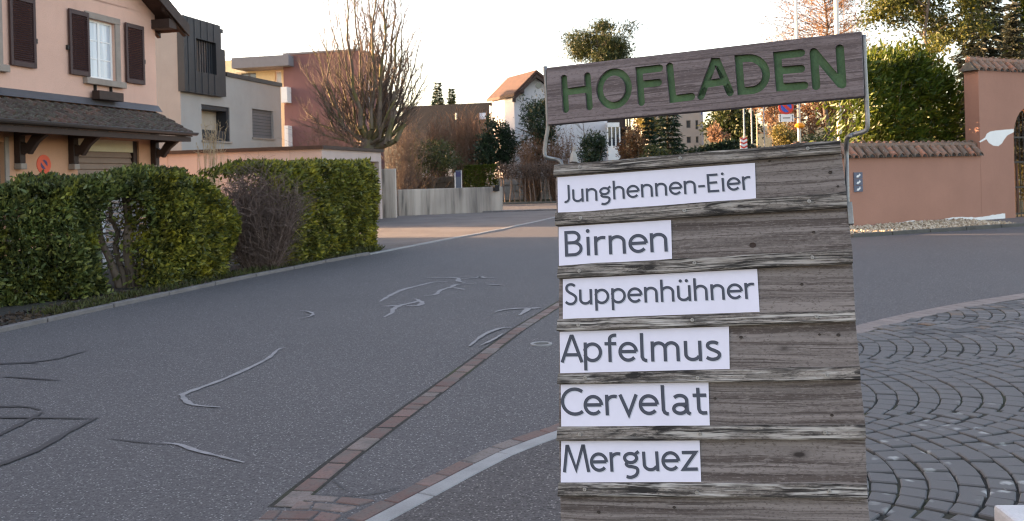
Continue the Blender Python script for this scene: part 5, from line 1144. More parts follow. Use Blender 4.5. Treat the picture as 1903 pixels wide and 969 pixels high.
at_root(link('twigs', segs_mesh('twigs', sg, 4), M['twig'], root), root)
# rounded laurel bush standing in front of the hedge
def bush(name, path, n, depth, hf, mat, label, group=None, size=(.07, .12), cat='bush', seed=2, aspect=.4):
    r_ = empty(name, (path[0] + path[-1])/2 + Vector((0, .4, 0))); tag(r_, label, cat, group); pos, dirs = hedge_volume(path, n, depth, hf, None, seed)
    at_root(add_leaves('foliage', pos, dirs, rng.uniform(*size, len(pos)), mat, r_, aspect), r_)
    sg = []
    for _ in range(26):
        i = random.randrange(len(path) - 1); b = path[i].lerp(path[i+1], random.random()); nrm = (path[-1] - path[0]).normalized(); inn = Vector((-nrm.y, nrm.x, 0)); a = b + inn*random.uniform(.45, depth*.85); c_ = a + Vector((random.gauss(0, .05), random.uniform(0, .12), hf(.8)*random.uniform(.5, .8))); sg.append((a.x, a.y, -.03, *c_, .022, .008))
    at_root(link('stems', segs_mesh('stems', sg, 6), M['bark'], r_), r_); return r_
bush('laurel_bush', [G(u, v) for u, v in ((285, 541), (345, 533), (410, 522), (462, 511))], 13000, .75, lambda t_: 1.42 - .75*max(0, t_ - .55)**1.0/.45*.85, M['laurel2'], 'rounded laurel bush with yellowish leaves beside the twiggy brown bush', size=(.055, .095))
bush('laurel_hedge', [G(u, v) for u, v in ((528, 501), (560, 494), (640, 478), (700, 466), (712, 461))], 26000, 1.1, lambda t_: 1.58 + .06*t_, M['laurel2'], 'squared yellow-green laurel hedge at the edge of the gravel yard', cat='hedge', size=(.065, .105), seed=5)
# brown leafless bush
def twig_bush(name, center, rx, ry, h, n, mat, label, cat='bush', r=.006, up=1.0, group=None, spread=.6, z0=0.0, levels=3, leafs=None):
    r_ = empty(name, (center[0], center[1], z0)); tag(r_, label, cat, group); sg = []; tips = []
    for _ in range(n):
        a = random.uniform(0, 6.28); q = math.sqrt(random.random()); p = Vector((center[0] + .35*rx*q*math.cos(a), center[1] + .35*ry*q*math.sin(a), z0 - .02)); hh = h*random.uniform(.65, 1.02)*(1 - .25*q*q)
        tgt = Vector((center[0] + rx*q*math.cos(a), center[1] + ry*q*math.sin(a), z0 + hh)); k = 4; pts = [p.lerp(tgt, i/k) + Vector((random.gauss(0, .04*rx), random.gauss(0, .04*rx), 0))*(i > 0) for i in range(k + 1)]
        for i in range(k): sg.append((*pts[i], *pts[i+1], r*(1.6 - .3*i), r*(1.3 - .3*i)))
        for i in range(1, k + 1):
            for _2 in range(levels):
                d = Vector((random.gauss(0, spread), random.gauss(0, spread), random.uniform(.1, 1)*up)).normalized()*h*random.uniform(.08, .24); e = pts[i] - (pts[i] - pts[i-1])*random.random(); sg.append((*e, *(e + d), r*.6, r*.3)); tips.append(e + d)
                if levels > 2: d2 = (d + Vector((random.gauss(0, .08*h), random.gauss(0, .08*h), random.gauss(0, .04*h))))*.6; sg.append((*(e + d*.5), *(e + d*.5 + d2), r*.5, r*.25))
    at_root(link('twigs', segs_mesh('twigs', sg, 3), mat, r_), r_)
    if leafs:
        t_ = np.array(tips)[rng.integers(0, len(tips), leafs[0])] + rng.normal(0, .03*h, (leafs[0], 3)); at_root(add_leaves('leaves', t_, rng.normal(0, 1, (leafs[0], 3)), rng.uniform(*leafs[1], leafs[0]), leafs[2], r_, .5), r_)
    return r_
bc_ = G(487, 507) + Vector((-.15, .50, 0)); twig_bush('bare_bush', bc_, .72, .50, 1.56, 320, M['twigp'], 'leafless brown twiggy bush between the laurel bush and the squared hedge', r=.006, spread=.7)
# dry reed stalks behind the hedge
rs = P(392, 280, 19.5); sg = []
r_ = empty('dry_reed', (rs.x, rs.y, 0)); tag(r_, 'tall dry straw-coloured reed stalks in front of the grey house', 'reed')
for _ in range(34):
    a = Vector((rs.x + random.gauss(0, .10), rs.y + random.gauss(0, .1), 0)); top = P(random.gauss(394, 11), random.uniform(222, 280), a.y); sg.append((*a, *a.lerp(top, .6), .008, .006)); sg.append((*a.lerp(top, .6), *(top + Vector((random.gauss(0, .03), 0, 0))), .006, .003))
    for _2 in range(5): e = a.lerp(top, random.uniform(.8, 1)); sg.append((*e, *(e + Vector((random.gauss(0, .06), random.gauss(0, .05), random.uniform(.02, .12)))), .006, .002))
at_root(link('stalks', segs_mesh('stalks', sg, 3), M['straw'], r_), r_)
# white slatted screen behind the gap
s0, s1 = P(196, 420, 14.2), P(280, 420, 14.4); sc_ = empty('slatted_screen', (s0.x, s0.y, 0), math.atan2((s1 - s0).y, (s1 - s0).x)); W_ = (Vector((s1.x, s1.y)) - Vector((s0.x, s0.y))).length
for i in range(14): MB().box(0, W_, -.012, .012, .12 + i*.088, .12 + i*.088 + .062).build('slat', M['screenp'], sc_)
for x in (-.05, W_): MB().box(x, x + .05, -.025, .025, 0, 1.38).build('post', M['whitep'], sc_)
tag(sc_, 'white slatted garden screen glimpsed through the hedge gap', 'screen')
# leaf litter, grass along the kerb
def tufts(name, path, n, h, spread, mat, label):
    P_ = [Vector(p) for p in path]; pos = []; 
    for _ in range(n): i = random.randrange(len(P_) - 1); p = P_[i].lerp(P_[i+1], random.random()); nn2 = (P_[i+1] - P_[i]).normalized(); pos.append(p + Vector((-nn2.y, nn2.x, 0))*random.uniform(.1, spread))
    pos = np.array([q[:] for q in pos]); pos[:, 2] = .01; dirs = rng.normal(0, .5, (n, 3)); dirs[:, 2] = rng.uniform(.3, 1.2, n)
    o = link(name, leaf_mesh(name, pos, dirs, rng.uniform(h*.4, h, n), .12, .2), mat); return tag(o, label, 'grass', kind='stuff')
tufts('verge_grass', [G(*p) for p in KERB[2:]], 3800, .11, .5, M['grass'], 'thin grass and weeds between kerb and hedge')
tufts('end_grass', [G(690, 473), G(722, 466)], 500, .15, .5, M['grass'], 'tall grass tuft at the end of the squared hedge')
n = 1500; P_ = [G(*p) for p in KERB[1:]]; pos = []
for _ in range(n): i = random.randrange(len(P_) - 1); p = P_[i].lerp(P_[i+1], random.random()); nn2 = (P_[i+1] - P_[i]).normalized(); pos.append((p + Vector((-nn2.y, nn2.x, 0))*random.uniform(.1, .75))[:])
pos = np.array(pos); pos[:, 2] = .02 + rng.uniform(0, .015, n); dirs = rng.normal(0, 1, (n, 3)); dirs[:, 2] *= .15; tag(link('leaf_litter', leaf_mesh('leaf_litter', pos, dirs, rng.uniform(.03, .07, n), .6), M['brown']), 'fallen brown leaves under the hedge', 'leaves', kind='stuff')

def grow(sg, p, d, L_, r, lev, up=.25, kids=(3, 5), spread=.55, seglen=5, tips=None, minr=.004):
    pts = [p]; dd = d.normalized()
    for i in range(seglen):
        dd = (dd + Vector((random.gauss(0, .10), random.gauss(0, .10), random.gauss(0, .05) + up*.12))).normalized(); pts.append(pts[-1] + dd*L_/seglen)
    for i in range(seglen): sg.append((*pts[i], *pts[i+1], max(minr, r*(1 - .14*i)), max(minr, r*(1 - .14*(i+1)))))
    if tips is not None and lev == 0: tips.append(pts[-1])
    if lev > 0:
        for _ in range(random.randint(*kids)):
            i = random.randint(1, seglen); q = pts[i]; a = random.uniform(0, 6.28); o = dd.orthogonal().normalized(); b = dd.cross(o); nd_ = (dd + (o*math.cos(a) + b*math.sin(a))*spread*random.uniform(.5, 1.3)).normalized()
            grow(sg, q, nd_, L_*random.uniform(.45, .75), max(minr, r*(1 - .14*i)*.62), lev - 1, up, kids, spread, seglen, tips, minr)
def tree_root(name, c, label, group=None, cat='tree'):
    r_ = empty(name, c); return tag(r_, label, cat, group)
# big bare tree before the red house
bt = P(688, 300, 38); bt = Vector((bt.x, 38, 0)); r_ = tree_root('bare_tree', bt, 'bare mossy tree with many upright limbs in front of the red apartment house')
mb = MB(); top = Vector((bt.x - .1, 38, 3.0)); mb.tube([bt + Vector((0, 0, -.1)), bt + Vector((-.03, 0, 1.2)), bt + Vector((-.08, 0, 2.4)), bt + Vector((-.08, 0, 3.2))], [.52, .42, .40, .30], 10); at_root(mb.build('trunk', M['barkm'], r_, smooth=True), r_)
sg, tw_ = [], []
targets = [(566, 120, 2), (578, 80, 2), (590, 30, 2), (625, -20, 2), (665, -20, 2), (682, -60, 2), (725, -50, 2), (745, -10, 2), (778, 85, 2), (792, 140, 2), (620, 110, 2), (600, 180, 2), (750, 90, 2), (710, 60, 2), (598, 70, 2), (612, 0, 2), (640, -30, 3), (655, -60, 2), (672, -70, 2), (700, -70, 3), (716, -40, 3), (735, -20, 3), (752, 20, 2), (770, 60, 2), (785, 110, 2), (640, 60, 2), (690, 0, 2), (560, 200, 2), (585, 150, 2), (575, 235, 2), (730, 120, 2), (765, 150, 2)]
for (u_, v_, lv) in targets:
    e = P(u_, v_, 38 + random.uniform(-1.8, 1.8)); s0_ = Vector((bt.x + random.uniform(-.2, .2), 38 + random.uniform(-.2, .2), random.uniform(2.3, 3.2))); hor = Vector((e.x - s0_.x, e.y - s0_.y, 0))
    k = 7; pts = []
    for i in range(k + 1):
        t_ = i/k; pts.append(s0_ + hor*(t_**.62) + Vector((0, 0, (e.z - s0_.z)*(t_**1.25))) + Vector((random.gauss(0, .08), random.gauss(0, .08), 0))*(i > 0))
    r0 = random.uniform(.09, .13) if lv > 2 else random.uniform(.045, .085)
    for i in range(k): sg.append((*pts[i], *pts[i+1], r0*(1 - .9*i/k) + .006, r0*(1 - .9*(i+1)/k) + .006))
    for i in range(1, k):
        for _ in range(3):
            dd = (pts[i+1] - pts[i]).normalized(); o = Vector((random.gauss(0, 1), random.gauss(0, 1), random.gauss(0, .4))).normalized(); grow(tw_, pts[i].lerp(pts[i+1], random.random()), (dd + o*.55), (e - s0_).length*random.uniform(.13, .28), r0*(1 - .85*i/k)*.42 + .004, 1, .5, (3, 5), .5, 4, None, .0048)
for (u_, v_, u2, v2) in ((722, 262, 733, 170), (715, 268, 736, 205), (735, 262, 752, 230)):   # pollarded stubs
    a, b, c_ = Vector((bt.x + .15, 38, 2.6)), P(u_, v_, 37.6), P(u2, v2, 37.6); sg.append((*a, *b, .15, .11)); sg.append((*b, *b.lerp(c_, .5), .11, .09)); sg.append((*b.lerp(c_, .5), *c_, .09, .075))
at_root(link('limbs', segs_mesh('limbs', sg, 7), M['barkm'], r_), r_); at_root(link('twigs', segs_mesh('twigs', tw_, 3), M['twig'], r_), r_)

def crown_leaves(center, radii, n, clumps, size, spread=.28, rndz=1.0, shell=.55):
    c = np.array(center, float); R_ = np.array(radii, float); d = rng.normal(size=(clumps, 3)); d /= np.linalg.norm(d, axis=1, keepdims=True); q = shell + (1 - shell)*rng.random((clumps, 1)); q *= rng.uniform(.75, 1.08, (clumps, 1)); cc = d*q
    w = rng.integers(0, clumps, n); pos = cc[w] + rng.normal(0, spread, (n, 3))*np.array([1, 1, .8]); pos = c + pos*R_
    dirs = (cc[w]*.6 + rng.normal(0, .8, (n, 3))); dirs[:, 2] += .15; return pos, dirs, rng.uniform(*size, n)
def leafy(name, u0, u1, vt, vb, Y, mat, label, n=2600, clumps=26, size=(.10, .2), group=None, cat='shrub', zbase=None, depth=None, bk='bark', aspect=.45, spread=.24, trunk_r=.06, shell=.5):
    zg_ = gz(0, Y) if zbase is None else zbase; a, b = P(u0, (vt + vb)/2, Y), P(u1, (vt + vb)/2, Y); cxw = (a.x + b.x)/2; rx = (b.x - a.x)/2*.86; zt_, zb_ = P((u0 + u1)/2, vt, Y).z, max(zg_ + .1, P((u0 + u1)/2, vb, Y).z)
    rz = (zt_ - zb_)/2*.9; c = (cxw, Y, (zt_ + zb_)/2); r_ = tree_root(name, (cxw, Y, zg_), label, group, cat); pos, dirs, s_ = crown_leaves(c, (rx, depth or rx, rz), n, clumps, size, spread, 1, shell); k_ = pos[:, 2] > zg_ + .02
    at_root(add_leaves('crown', pos[k_], dirs[k_], s_[k_], mat, r_, aspect), r_); sg = []; tips = []; hb = c[2] - rz*.3 - zg_
    if cat == 'tree': sg.append((cxw, Y, zg_ - .1, cxw + .05, Y, zg_ + hb, trunk_r, trunk_r*.7)); st = [(cxw + .05, Y, zg_ + hb)]*9
    else: st = [(cxw + random.gauss(0, rx*.2), Y + random.gauss(0, rx*.2), zg_ - .05) for _ in range(9)]
    for s0_ in st:
        e = Vector((cxw + random.gauss(0, rx*.5), Y + random.gauss(0, rx*.5), c[2] + random.uniform(-.2, .7)*rz)); m_ = Vector(s0_).lerp(e, .5) + Vector((random.gauss(0, .1*rx), 0, 0)); sg.append((*s0_, *m_, trunk_r*.6, trunk_r*.4)); sg.append((*m_, *e, trunk_r*.4, trunk_r*.12))
    at_root(link('trunk', segs_mesh('trunk', sg, 6), M[bk], r_), r_); return r_
def conifer(name, u, w, vt, Y, mat, label, n_wh=16, cat='tree', group=None, vb=None, droop=.25, size=(.12, .22), per=26, bk='bark', dense=1.0):
    zg_ = gz(0, Y); top = P(u, vt, Y); zb_ = zg_ + .15 if vb is None else P(u, vb, Y).z; hw = w/2*Y/F_PX; r_ = tree_root(name, (top.x, Y, zg_), label, group, cat); pos, dirs, sg = [], [], [(top.x, Y, zg_ - .1, top.x, Y, top.z, max(.05, hw*.10), .012)]
    for i in range(n_wh):
        t_ = i/n_wh; z = top.z - (top.z - zb_)*(t_**.9); L_ = hw*(.06 + .94*t_)*random.uniform(.85, 1.1); nb = random.randint(6, 9)
        for k in range(nb):
            a = 6.28*k/nb + random.uniform(-.3, .3); ll = L_*random.uniform(.75, 1.1); d = Vector((math.cos(a), math.sin(a), -droop + .25*(1 - t_))); e = Vector((top.x, Y, z)) + d*ll; sg.append((top.x, Y, z, *e, .02, .006))
            m_ = max(4, int(per*dense*(.3 + t_)))
            for _ in range(m_): q = random.random()**.7; pos.append((Vector((top.x, Y, z)).lerp(e, q) + Vector((random.gauss(0, .05*ll + .03), random.gauss(0, .05*ll + .03), random.gauss(0, .04)))) [:]); dirs.append((d + Vector((random.gauss(0, .6), random.gauss(0, .6), random.gauss(-.1, .3))))[:])
    pos, dirs = np.array(pos), np.array(dirs); at_root(add_leaves('crown', pos, dirs, rng.uniform(*size, len(pos)), mat, r_, .22), r_); at_root(link('trunk', segs_mesh('trunk', sg, 5), M[bk], r_), r_); return r_
def bare_tree(name, u, Y, vt, w, label, mat='twig', group=None, lev=3, n=7, r=.12, cat='tree', bk='bark', fork=.3, up=.5, spread=.45, leafs=None):
    zg_ = gz(0, Y); b = P(u, 300, Y); base = Vector((b.x, Y, zg_)); ht = P(u, vt, Y).z - zg_; r_ = tree_root(name, base, label, group, cat); sg, tw2, tips = [], [], []; k = 8; pts = [base + Vector((random.gauss(0, .012*ht), random.gauss(0, .012*ht), ht*i/k))*1 if i else base + Vector((0, 0, -.1)) for i in range(k + 1)]
    for i in range(1, k + 1): pts[i] = Vector((base.x + random.gauss(0, .01*ht), Y + random.gauss(0, .01*ht), zg_ + ht*i/k))
    for i in range(k): sg.append((*pts[i], *pts[i+1], r*(1 - .9*i/k), r*(1 - .9*(i+1)/k)))
    hw = w/2*Y/F_PX
    for i in range(k):
        t_ = i/k
        if t_ < fork: continue
        for _ in range(n): a = random.uniform(0, 6.28); grow(tw2, pts[i].lerp(pts[i+1], random.random()), Vector((math.cos(a), math.sin(a), random.uniform(.1, .7))), hw*random.uniform(.6, 1.05)*(1 - .6*max(0, t_ - fork)/(1 - fork)), r*.35*(1 - .8*t_), lev - 2, up, (3, 5), spread, 4, tips, .0045*Y/40)
    at_root(link('trunk', segs_mesh('trunk', sg, 7), M[bk], r_), r_); at_root(link('twigs', segs_mesh('twigs', tw2, 3), M[mat], r_), r_)
    if leafs and tips: T = np.array([q[:] for q in tips]); i_ = rng.integers(0, len(T), leafs[0]); at_root(add_leaves('leaves', T[i_] + rng.normal(0, hw*.09, (leafs[0], 3)), rng.normal(0, 1, (leafs[0], 3)), rng.uniform(*leafs[1], leafs[0]), leafs[2], r_, .5), r_)
    return r_
# shrubs and trees between the houses
sb_ = P(610, 270, 36.5); twig_bush('bare_shrub', (sb_.x, 36.5), 1.3, 1.0, P(610, 185, 36.5).z, 70, M['twigo'], 'leafless pale shrub against the red apartment house', 'shrub', .008)
sb_ = P(750, 270, 44); twig_bush('bare_shrub', (sb_.x, 44), 1.2, 1.0, P(750, 195, 44).z, 90, M['twig'], 'brown leafless shrub right of the bare mossy tree', 'shrub', .010)
leafy('broom_shrub', 738, 856, 248, 335, 47, M['mid'], 'dull green feathery shrub above the brown rubble wall', 4200, 30, (.12, .26), aspect=.18)
sb_ = P(775, 270, 49); twig_bush('golden_shrub', (sb_.x, 49), .8, .8, P(775, 238, 49).z - gz(0, 49), 50, M['twigo'], 'small golden twiggy shrub behind the dull green shrub', 'shrub', .012, z0=gz(0, 49), leafs=(700, (.08, .16), M['gold']))
for (u_, w_, vt_, lab) in ((815, 46, 212, 'orange leafless shrub with upright twigs before the dark slate roof'), (858, 62, 198, 'tallest orange shrub with upright twigs before the dark slate roof'), (888, 44, 215, 'orange upright-twigged shrub next to the dark evergreen')):
    Y = 54; c = P(u_, 270, Y); twig_bush('orange_shrub', (c.x, Y), w_/2*Y/F_PX, .9, P(u_, vt_, Y).z - gz(0, Y), 95, M['twigo'], lab, 'shrub', .014, 2.2, 'orange leafless shrubs', .35, gz(0, Y))
leafy('evergreen_shrub', 880, 968, 222, 320, 51, M['dark'], 'dark blue-green evergreen shrub before the white house', 5200, 26, (.14, .28), aspect=.3, spread=.2, depth=1.4)
leafy('pine_tree', 955, 1042, 172, 300, 49, M['dark'], 'dark green pine beside the white gable wall', 4600, 24, (.14, .3), cat='tree', aspect=.2, spread=.2, trunk_r=.12, depth=1.3)
leafy('golden_tree', 1002, 1040, 158, 215, 50.5, M['gold'], 'small golden tree at the white gable', 600, 12, (.1, .18), cat='tree', depth=.6)
for (u0, u1, vt_, lab) in ((960, 1010, 255, 'rust-coloured dry shrub below the pine'), (1000, 1075, 240, 'rust-coloured dry shrub behind the left sign rod')):
    Y = 48.5; c = P((u0 + u1)/2, 270, Y); twig_bush('rust_shrub', (c.x, Y), (u1 - u0)/2*Y/F_PX, .8, P((u0 + u1)/2, vt_, Y).z - gz(0, Y), 80, M['twigo'], lab, 'shrub', .012, 1.6, 'rust-coloured shrubs', .45, gz(0, Y), leafs=(1100, (.07, .14), M['rust']))
# clipped box hedge and bare hedge on stems
a, b = P(862, 345, 47), P(926, 345, 47); r_ = empty('clipped_hedge', ((a.x + b.x)/2, 47.4, 0)); tag(r_, 'clipped square green hedge behind the low concrete wall', 'hedge'); zt_ = P(890, 309, 47).z
pos = []; n = 6000; q = rng.random((n, 3)); pos = np.stack([a.x + (b.x - a.x)*q[:, 0], 47 + .9*np.where(rng.random(n) < .65, q[:, 1]*.12, q[:, 1]), zt_*q[:, 2]], 1); tm = rng.random(n) < .2; pos[tm, 2] = zt_ - .06*rng.random(tm.sum()); at_root(add_leaves('foliage', pos, rng.normal(0, .7, (n, 3)) + np.array([0, -.5, .3]), rng.uniform(.07, .14, n), M['thuja'], r_), r_)
at_root(link('stems', segs_mesh('stems', [(a.x + (b.x - a.x)*(i + .5)/6, 47.4, -.05, a.x + (b.x - a.x)*(i + .5)/6, 47.4, zt_*.8, .03, .02) for i in range(6)], 6), M['bark'], r_), r_)
a, b = P(924, 345, 44.5), P(1068, 345, 44.5); r_ = empty('stem_hedge', ((a.x + b.x)/2, 44.7, 0)); tag(r_, 'brown leafless hedge raised on a row of thin dark stems', 'hedge'); z1_, z0_ = P(980, 306, 44.5).z, P(980, 332, 44.5).z
for i in range(15):
    x = a.x + (b.x - a.x)*(i + .4)/15; pts, rr_ = limb((x, 44.7, -.05), (x + random.gauss(0, .08), 44.7, z0_ + .2), .035, .022, .03, 4); at_root(MB().tube(pts, rr_, 6).build('stem', M['twig'], r_), r_)
sg = []
for _ in range(1500):
    p = Vector((random.uniform(a.x, b.x), 44.7 + random.uniform(-.25, .25), random.uniform(z0_, z1_))); sg.append((*p, *(p + Vector((random.gauss(0, .13), random.gauss(0, .08), random.gauss(.05, .13)))), .009, .004))
at_root(link('twigs', segs_mesh('twigs', sg, 3), M['twig'], r_), r_); n = 1500; pos = np.stack([rng.uniform(a.x, b.x, n), 44.7 + rng.uniform(-.25, .25, n), rng.uniform(z0_, z1_, n)], 1); at_root(add_leaves('dead_leaves', pos, rng.normal(0, 1, (n, 3)), rng.uniform(.05, .1, n), M['brown'], r_, .6), r_)
kerb('far_kerb', [Vector((a.x, 44.0, 0)), Vector((b.x + 4, 44.0, 0))], .15, .10, M['granite_dark'], 1.5)
# distant conifers behind the slate roof, pine above the header
conifer('spruce_tree', 813, 76, 156, 84, M['dark'], 'broader small spruce rising behind the dark slate roof', 40, vb=300, size=(.22, .42), per=24)
conifer('spruce_tree', 839, 40, 167, 84, M['mid'], 'slim columnar spruce rising behind the dark slate roof', 40, vb=300, size=(.22, .42), per=24)
leafy('pine_tree', 1036, 1196, 34, 140, 60, M['pine'], 'large round-crowned pine rising above the header board', 14000, 40, (.18, .36), cat='tree', aspect=.16, spread=.17, trunk_r=.22, depth=2.3, shell=.5)
# seen in the gap below the header board
leafy('round_shrub', 1072, 1128, 243, 318, 46, M['dark'], 'rounded dark green shrub before the white porch', 3800, 26, (.08, .16), depth=.8)
c = P(1100, 230, 49); bare_tree('ivy_tree', 1088, 49.5, 205, 60, 'small bare tree beside the white wing wall', 'twig', r=.06, n=5)
leafy('rust_bush', 1150, 1202, 236, 320, 47, M['rust'], 'rounded rust-brown bush right of the white porch', 3200, 22, (.08, .18), depth=.8)
leafy('yellow_shrub', 1175, 1235, 196, 260, 58, M['gold'], 'olive-gold shrub between brown balcony and dark conifer', 2000, 18, (.1, .22), depth=1)
conifer('dark_conifer', 1238, 66, 110, 56, M['dark'], 'tall dark conifer left of the grey block', 20, vb=300, size=(.22, .45), per=26)
conifer('dark_conifer', 1205, 40, 190, 53, M['dark'], 'smaller dark conifer beside the rust-brown bush', 14, vb=310, size=(.18, .36), per=22)
leafy('low_shrub', 1190, 1240, 268, 320, 45, M['mid'], 'low light green shrub at the foot of the dark conifers', 1500, 16, (.08, .16), depth=.7)
leafy('mixed_tree', 1312, 1402, 178, 275, 76, M['mid'], 'broad green tree at the far end of the street', 5200, 30, (.2, .42), cat='tree', trunk_r=.18, depth=2.2)
leafy('dark_tree', 1368, 1402, 200, 285, 84, M['dark'], 'dark green tree behind the broad green tree', 2200, 16, (.2, .42), cat='tree', trunk_r=.18, depth=1.4)
leafy('orange_bush', 1318, 1350, 232, 280, 68, M['peach'], 'pale orange bush below the broad green tree', 1200, 14, (.14, .28), depth=.8)
leafy('street_hedge', 1240, 1440, 262, 320, 60, M['dark'], 'dark low hedge along the far street', 5200, 60, (.14, .3), cat='hedge', depth=.8, spread=.12)
for (u_, Y, vt_, w_, lab) in ((1440, 92, 150, 110, 'hazy peach autumn tree at the far street bend'), (1505, 78, 90, 105, 'peach autumn tree behind the no-parking sign pole'), (1540, 74, 110, 95, 'peach autumn tree beside the bright pole')):
    bare_tree('autumn_tree', u_, Y, vt_, w_, lab, 'twigo', 'peach autumn trees', r=.20, n=6, fork=.2, leafs=(9000, (.16, .34), M['peach']))
leafy('yellow_green_shrub', 1428, 1482, 228, 290, 58, M['gold'], 'yellow-green shrub below the no-parking sign', 2400, 20, (.1, .22), depth=1)
leafy('street_shrub', 1480, 1570, 240, 310, 52, M['mid'], 'mid green shrub row behind the sign pole', 2600, 24, (.1, .22), depth=1)
bare_tree('larch_tree', 1540, 72, -110, 190, 'tall leafless larch rising above the header board', 'twigo', r=.24, n=34, fork=.3, up=.15, spread=.55, lev=4, leafs=(16000, (.06, .15), M['rust']))
def clump_hedge(name, path, n, depth, h0, mat, label, size, seed, aspect=.3, vary=.25):
    r_ = empty(name, (Vector(path[0]) + Vector(path[-1]))/2); tag(r_, label, 'hedge'); pos, dirs = hedge_volume([Vector(p) for p in path], n, depth, lambda t_: h0*(1 + vary*(.5*math.sin(t_*9 + seed) + .5*math.sin(t_*23 + 2*seed))*.6), None, seed, front_bias=.55)
    pos[:, 2] += rng.normal(0, .12, len(pos)); pos[:, :2] += rng.normal(0, .10, (len(pos), 2)); k_ = pos[:, 2] > .05; at_root(add_leaves('foliage', pos[k_], dirs[k_] + np.array([0, 0, .25]), rng.uniform(*size, k_.sum()), mat, r_, aspect), r_)
    sg = []
    for _ in range(60): i = random.randrange(len(path) - 1); b = Vector(path[i]).lerp(Vector(path[i+1]), random.random()); e = b + Vector((random.gauss(0, .2), .5 + random.gauss(0, .2), h0*random.uniform(.6, .95))); sg.append((b.x, b.y + .5, -.02, *e, .025, .008))
    at_root(link('stems', segs_mesh('stems', sg, 5), M['bark'], r_), r_)
    return r_
wl0 = WM @ Vector((2.95, .9, .03)); wl1 = WM @ Vector((x_p + .3, 1.0, .03)); zhd = P(1690, 120, (wl0.y + wl1.y)/2).z
clump_hedge('tall_hedge', [wl0, wl0.lerp(wl1, .33), wl0.lerp(wl1, .66), wl1 + (wl1 - wl0)*.2], 15000, 1.5, zhd*.97, M['bamboo'], 'tall golden-lit laurel hedge behind the garden wall', (.12, .24), 3)
c = WM @ Vector(((WMi @ G(1683, 425)).x, .75, 0)); r_ = tree_root('garden_shrub', (c.x, c.y, .03), 'low light green shrub just behind the barrel-tile coping', cat='shrub'); pos, dirs, s_ = crown_leaves((c.x, c.y, 1.35), (.62, .4, .62), 1400, 16, (.05, .10), .22); at_root(add_leaves('crown', pos, dirs, s_, M['mid'], r_, .3), r_); at_root(link('trunk', segs_mesh('trunk', [(c.x, c.y, -.02, c.x + random.gauss(0, .2), c.y, 1.5, .03, .01) for _ in range(5)], 5), M['bark'], r_), r_)
bare_tree('light_tree', 1728, 26.5, -130, 215, 'slender tree with sparse golden leaves above the tall hedge', 'bark2', r=.10, n=8, fork=.30, bk='bark2', leafs=(24000, (.06, .13), M['olive']))
conifer('silver_fir', 1822, 150, -190, 31, M['silver'], 'silvery brown fir rising behind the gateway', 34, vb=260, size=(.16, .30), per=80, droop=.35)
conifer('thuja_tree', 1893, 92, -150, 25.5, M['thuja'], 'yellow-green thuja behind the arched gateway', 30, vb=300, size=(.10, .2), per=70, droop=-.3)
conifer('blue_fir', 1880, 100, 12, 24, M['silver'], 'small silvery fir just behind the gateway tiles', 22, vb=300, size=(.10, .2), per=70)
leafy('gate_shrub', 1880, 1990, 250, 400, 25.5, M['gold'], 'golden shrub seen through the iron gate', 3600, 26, (.07, .14), depth=.8)

# ------------------------------------------------------------------ poles and street signs
def pole(name, u, Y, vt, r, mat, label, group=None, z0=None):
    zg_ = gz(0, Y) if z0 is None else z0; p = P(u, 318, Y); top = P(u, vt, Y).z; r_ = empty(name, (p.x, Y, zg_)); MB().tube([(0, 0, -.1), (0, 0, (top - zg_)*.5), (0, 0, top - zg_)], [r, r*.95, r*.9], 10).build('shaft', mat, r_, smooth=True); ring(MB(), .0, r*2.0, 0.0, .03, 12).build('foot_plate', M['steel'], r_)
    tag(r_, label, 'pole', group); return r_
pA = pole('sign_pole', 1487, 40, -60, .075, M['polew'], 'pale pole carrying the no-parking sign')
pole('flag_pole', 1562, 36, -60, .095, M['polew'], 'thick bright pole in front of the tall leafless larch')
Y = 40; c = P(1461, 199, Y - .12); ns = empty('no_parking_sign', c); rr = 14*Y/F_PX
disc(rr, 0, .02, 32).build('red_disc', M['red'], ns); disc(rr*.72, -.006, -.0005, 32).build('blue_field', M['blue'], ns); q = math.sqrt(.5)
MB().prism([Vector((-q*rr*.78 - .045, -.011, q*rr*.72 - .035)), Vector((-q*rr*.72 + .035, -.011, q*rr*.78 + .045)), Vector((q*rr*.78 + .045, -.011, -q*rr*.72 + .035)), Vector((q*rr*.72 - .035, -.011, -q*rr*.78 - .045))], (0, .0045, 0)).build('slash', M['red'], ns)
pz = P(1462, 219.5, Y - .12).z - c.z; w = 14*Y/F_PX; pl_ = MB().box(-w, w, 0, .015, pz - .17, pz + .17).build('plate', M['whitep'], ns)
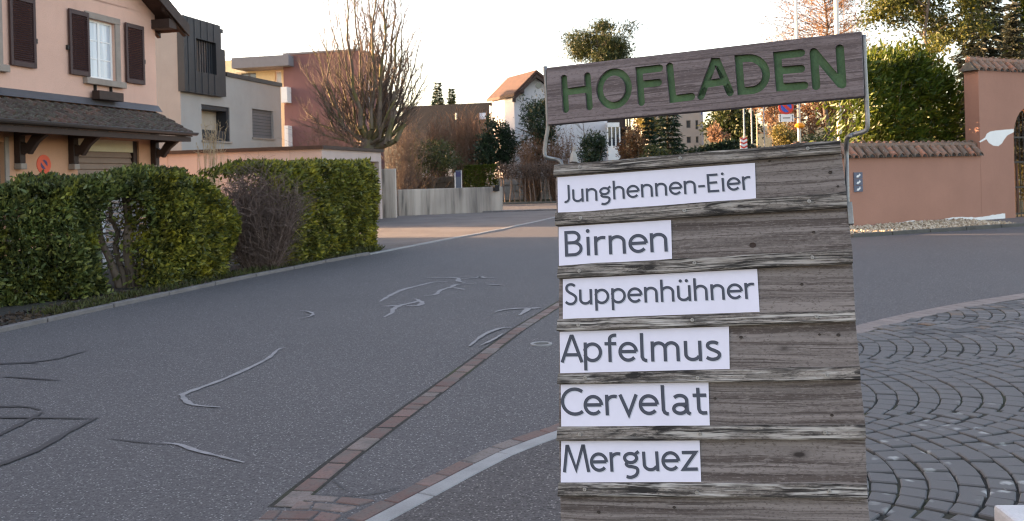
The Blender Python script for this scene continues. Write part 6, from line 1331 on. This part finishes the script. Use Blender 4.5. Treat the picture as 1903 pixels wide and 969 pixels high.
for s_ in (-1, 1):
    MB().prism([Vector((s_*w*.82 - .012, -.004, pz - .12)), Vector((s_*w*.82 + .012, -.004, pz - .12)), Vector((s_*w*.82 + .012, -.004, pz + .12)), Vector((s_*w*.82 - .012, -.004, pz + .12))], (0, .0035, 0)).build('arrow_shaft', M['black'], pl_)
    for e in (-1, 1): MB().prism([Vector((s_*w*.82, -.005, pz + e*.15)), Vector((s_*w*.82 - .035, -.005, pz + e*.09)), Vector((s_*w*.82 + .035, -.005, pz + e*.09))], (0, .004, 0)).build('arrow_head', M['black'], pl_)
MB().box(-w*.5, w*.5, -.004, -.0005, pz - .02, pz + .02).build('text_line', M['blind'], pl_)
pw_ = P(1487, 318, Y).x - c.x
for z in (.1, -.1, pz): MB().box(-.1, pw_, .021, .06, z - .02, z + .02).build('bracket', M['steel'], ns)
tag(ns, 'round red and blue no-parking sign with white plate', 'sign')
c = P(1485, 234, Y - .02); ol = empty('orange_lamp', c); MB().tube([(-.21, -.13, 0), (-.1, -.13, 0), (.1, -.13, 0), (.21, -.13, 0)], [.05, .12, .12, .05], 10).build('lens', M['orange'], ol); MB().box(-.05, .05, -.14, -.02, -.06, .06).build('clamp', M['steel'], ol); tag(ol, 'orange warning lamp clamped to the pale pole', 'lamp')
for (u_, Y, vt_, m_, lab) in ((1385, 62, 198, 'blind2', 'grey street pole behind the red and white marker'), (1399, 70, 190, 'blind2', 'thin grey pole at the far street'), (1409, 66, 212, 'straw', 'short yellowish wooden pole at the far street'), (1422, 74, 190, 'blind2', 'farther grey pole before the hazy peach tree')):
    pole('street_pole', u_, Y, vt_, .055, M[m_], lab, 'poles along the far street')
Y = 58; c = P(1383, 300, Y); mk = empty('warning_marker', (c.x, Y, gz(0, Y))); zt_ = P(1383, 256, Y).z - gz(0, Y); z = zt_ - .75; w = 6.5*Y/F_PX
MB().box(-.04, .04, .02, .08, -.1, zt_).build('post', M['steel'], mk); bd_ = MB().box(-w, w, 0, .02, zt_ - .72, zt_).build('board', M['whitep'], mk)
for i in range(3):
    z = zt_ - .70 + i*.26
    for s_ in (-1, 1): MB().prism([Vector((0, -.003, z)), Vector((s_*w, -.003, z + .10)), Vector((s_*w, -.003, z + .22)), Vector((0, -.003, z + .12))], (0, .0025, 0)).build('red_stripe', M['red'], bd_)
tag(mk, 'red and white striped warning marker at the far street', 'marker')

for o in bpy.data.objects:
    if o.name.split('.')[0] in ('twigs', 'stalks'): o['kind'] = 'stuff'
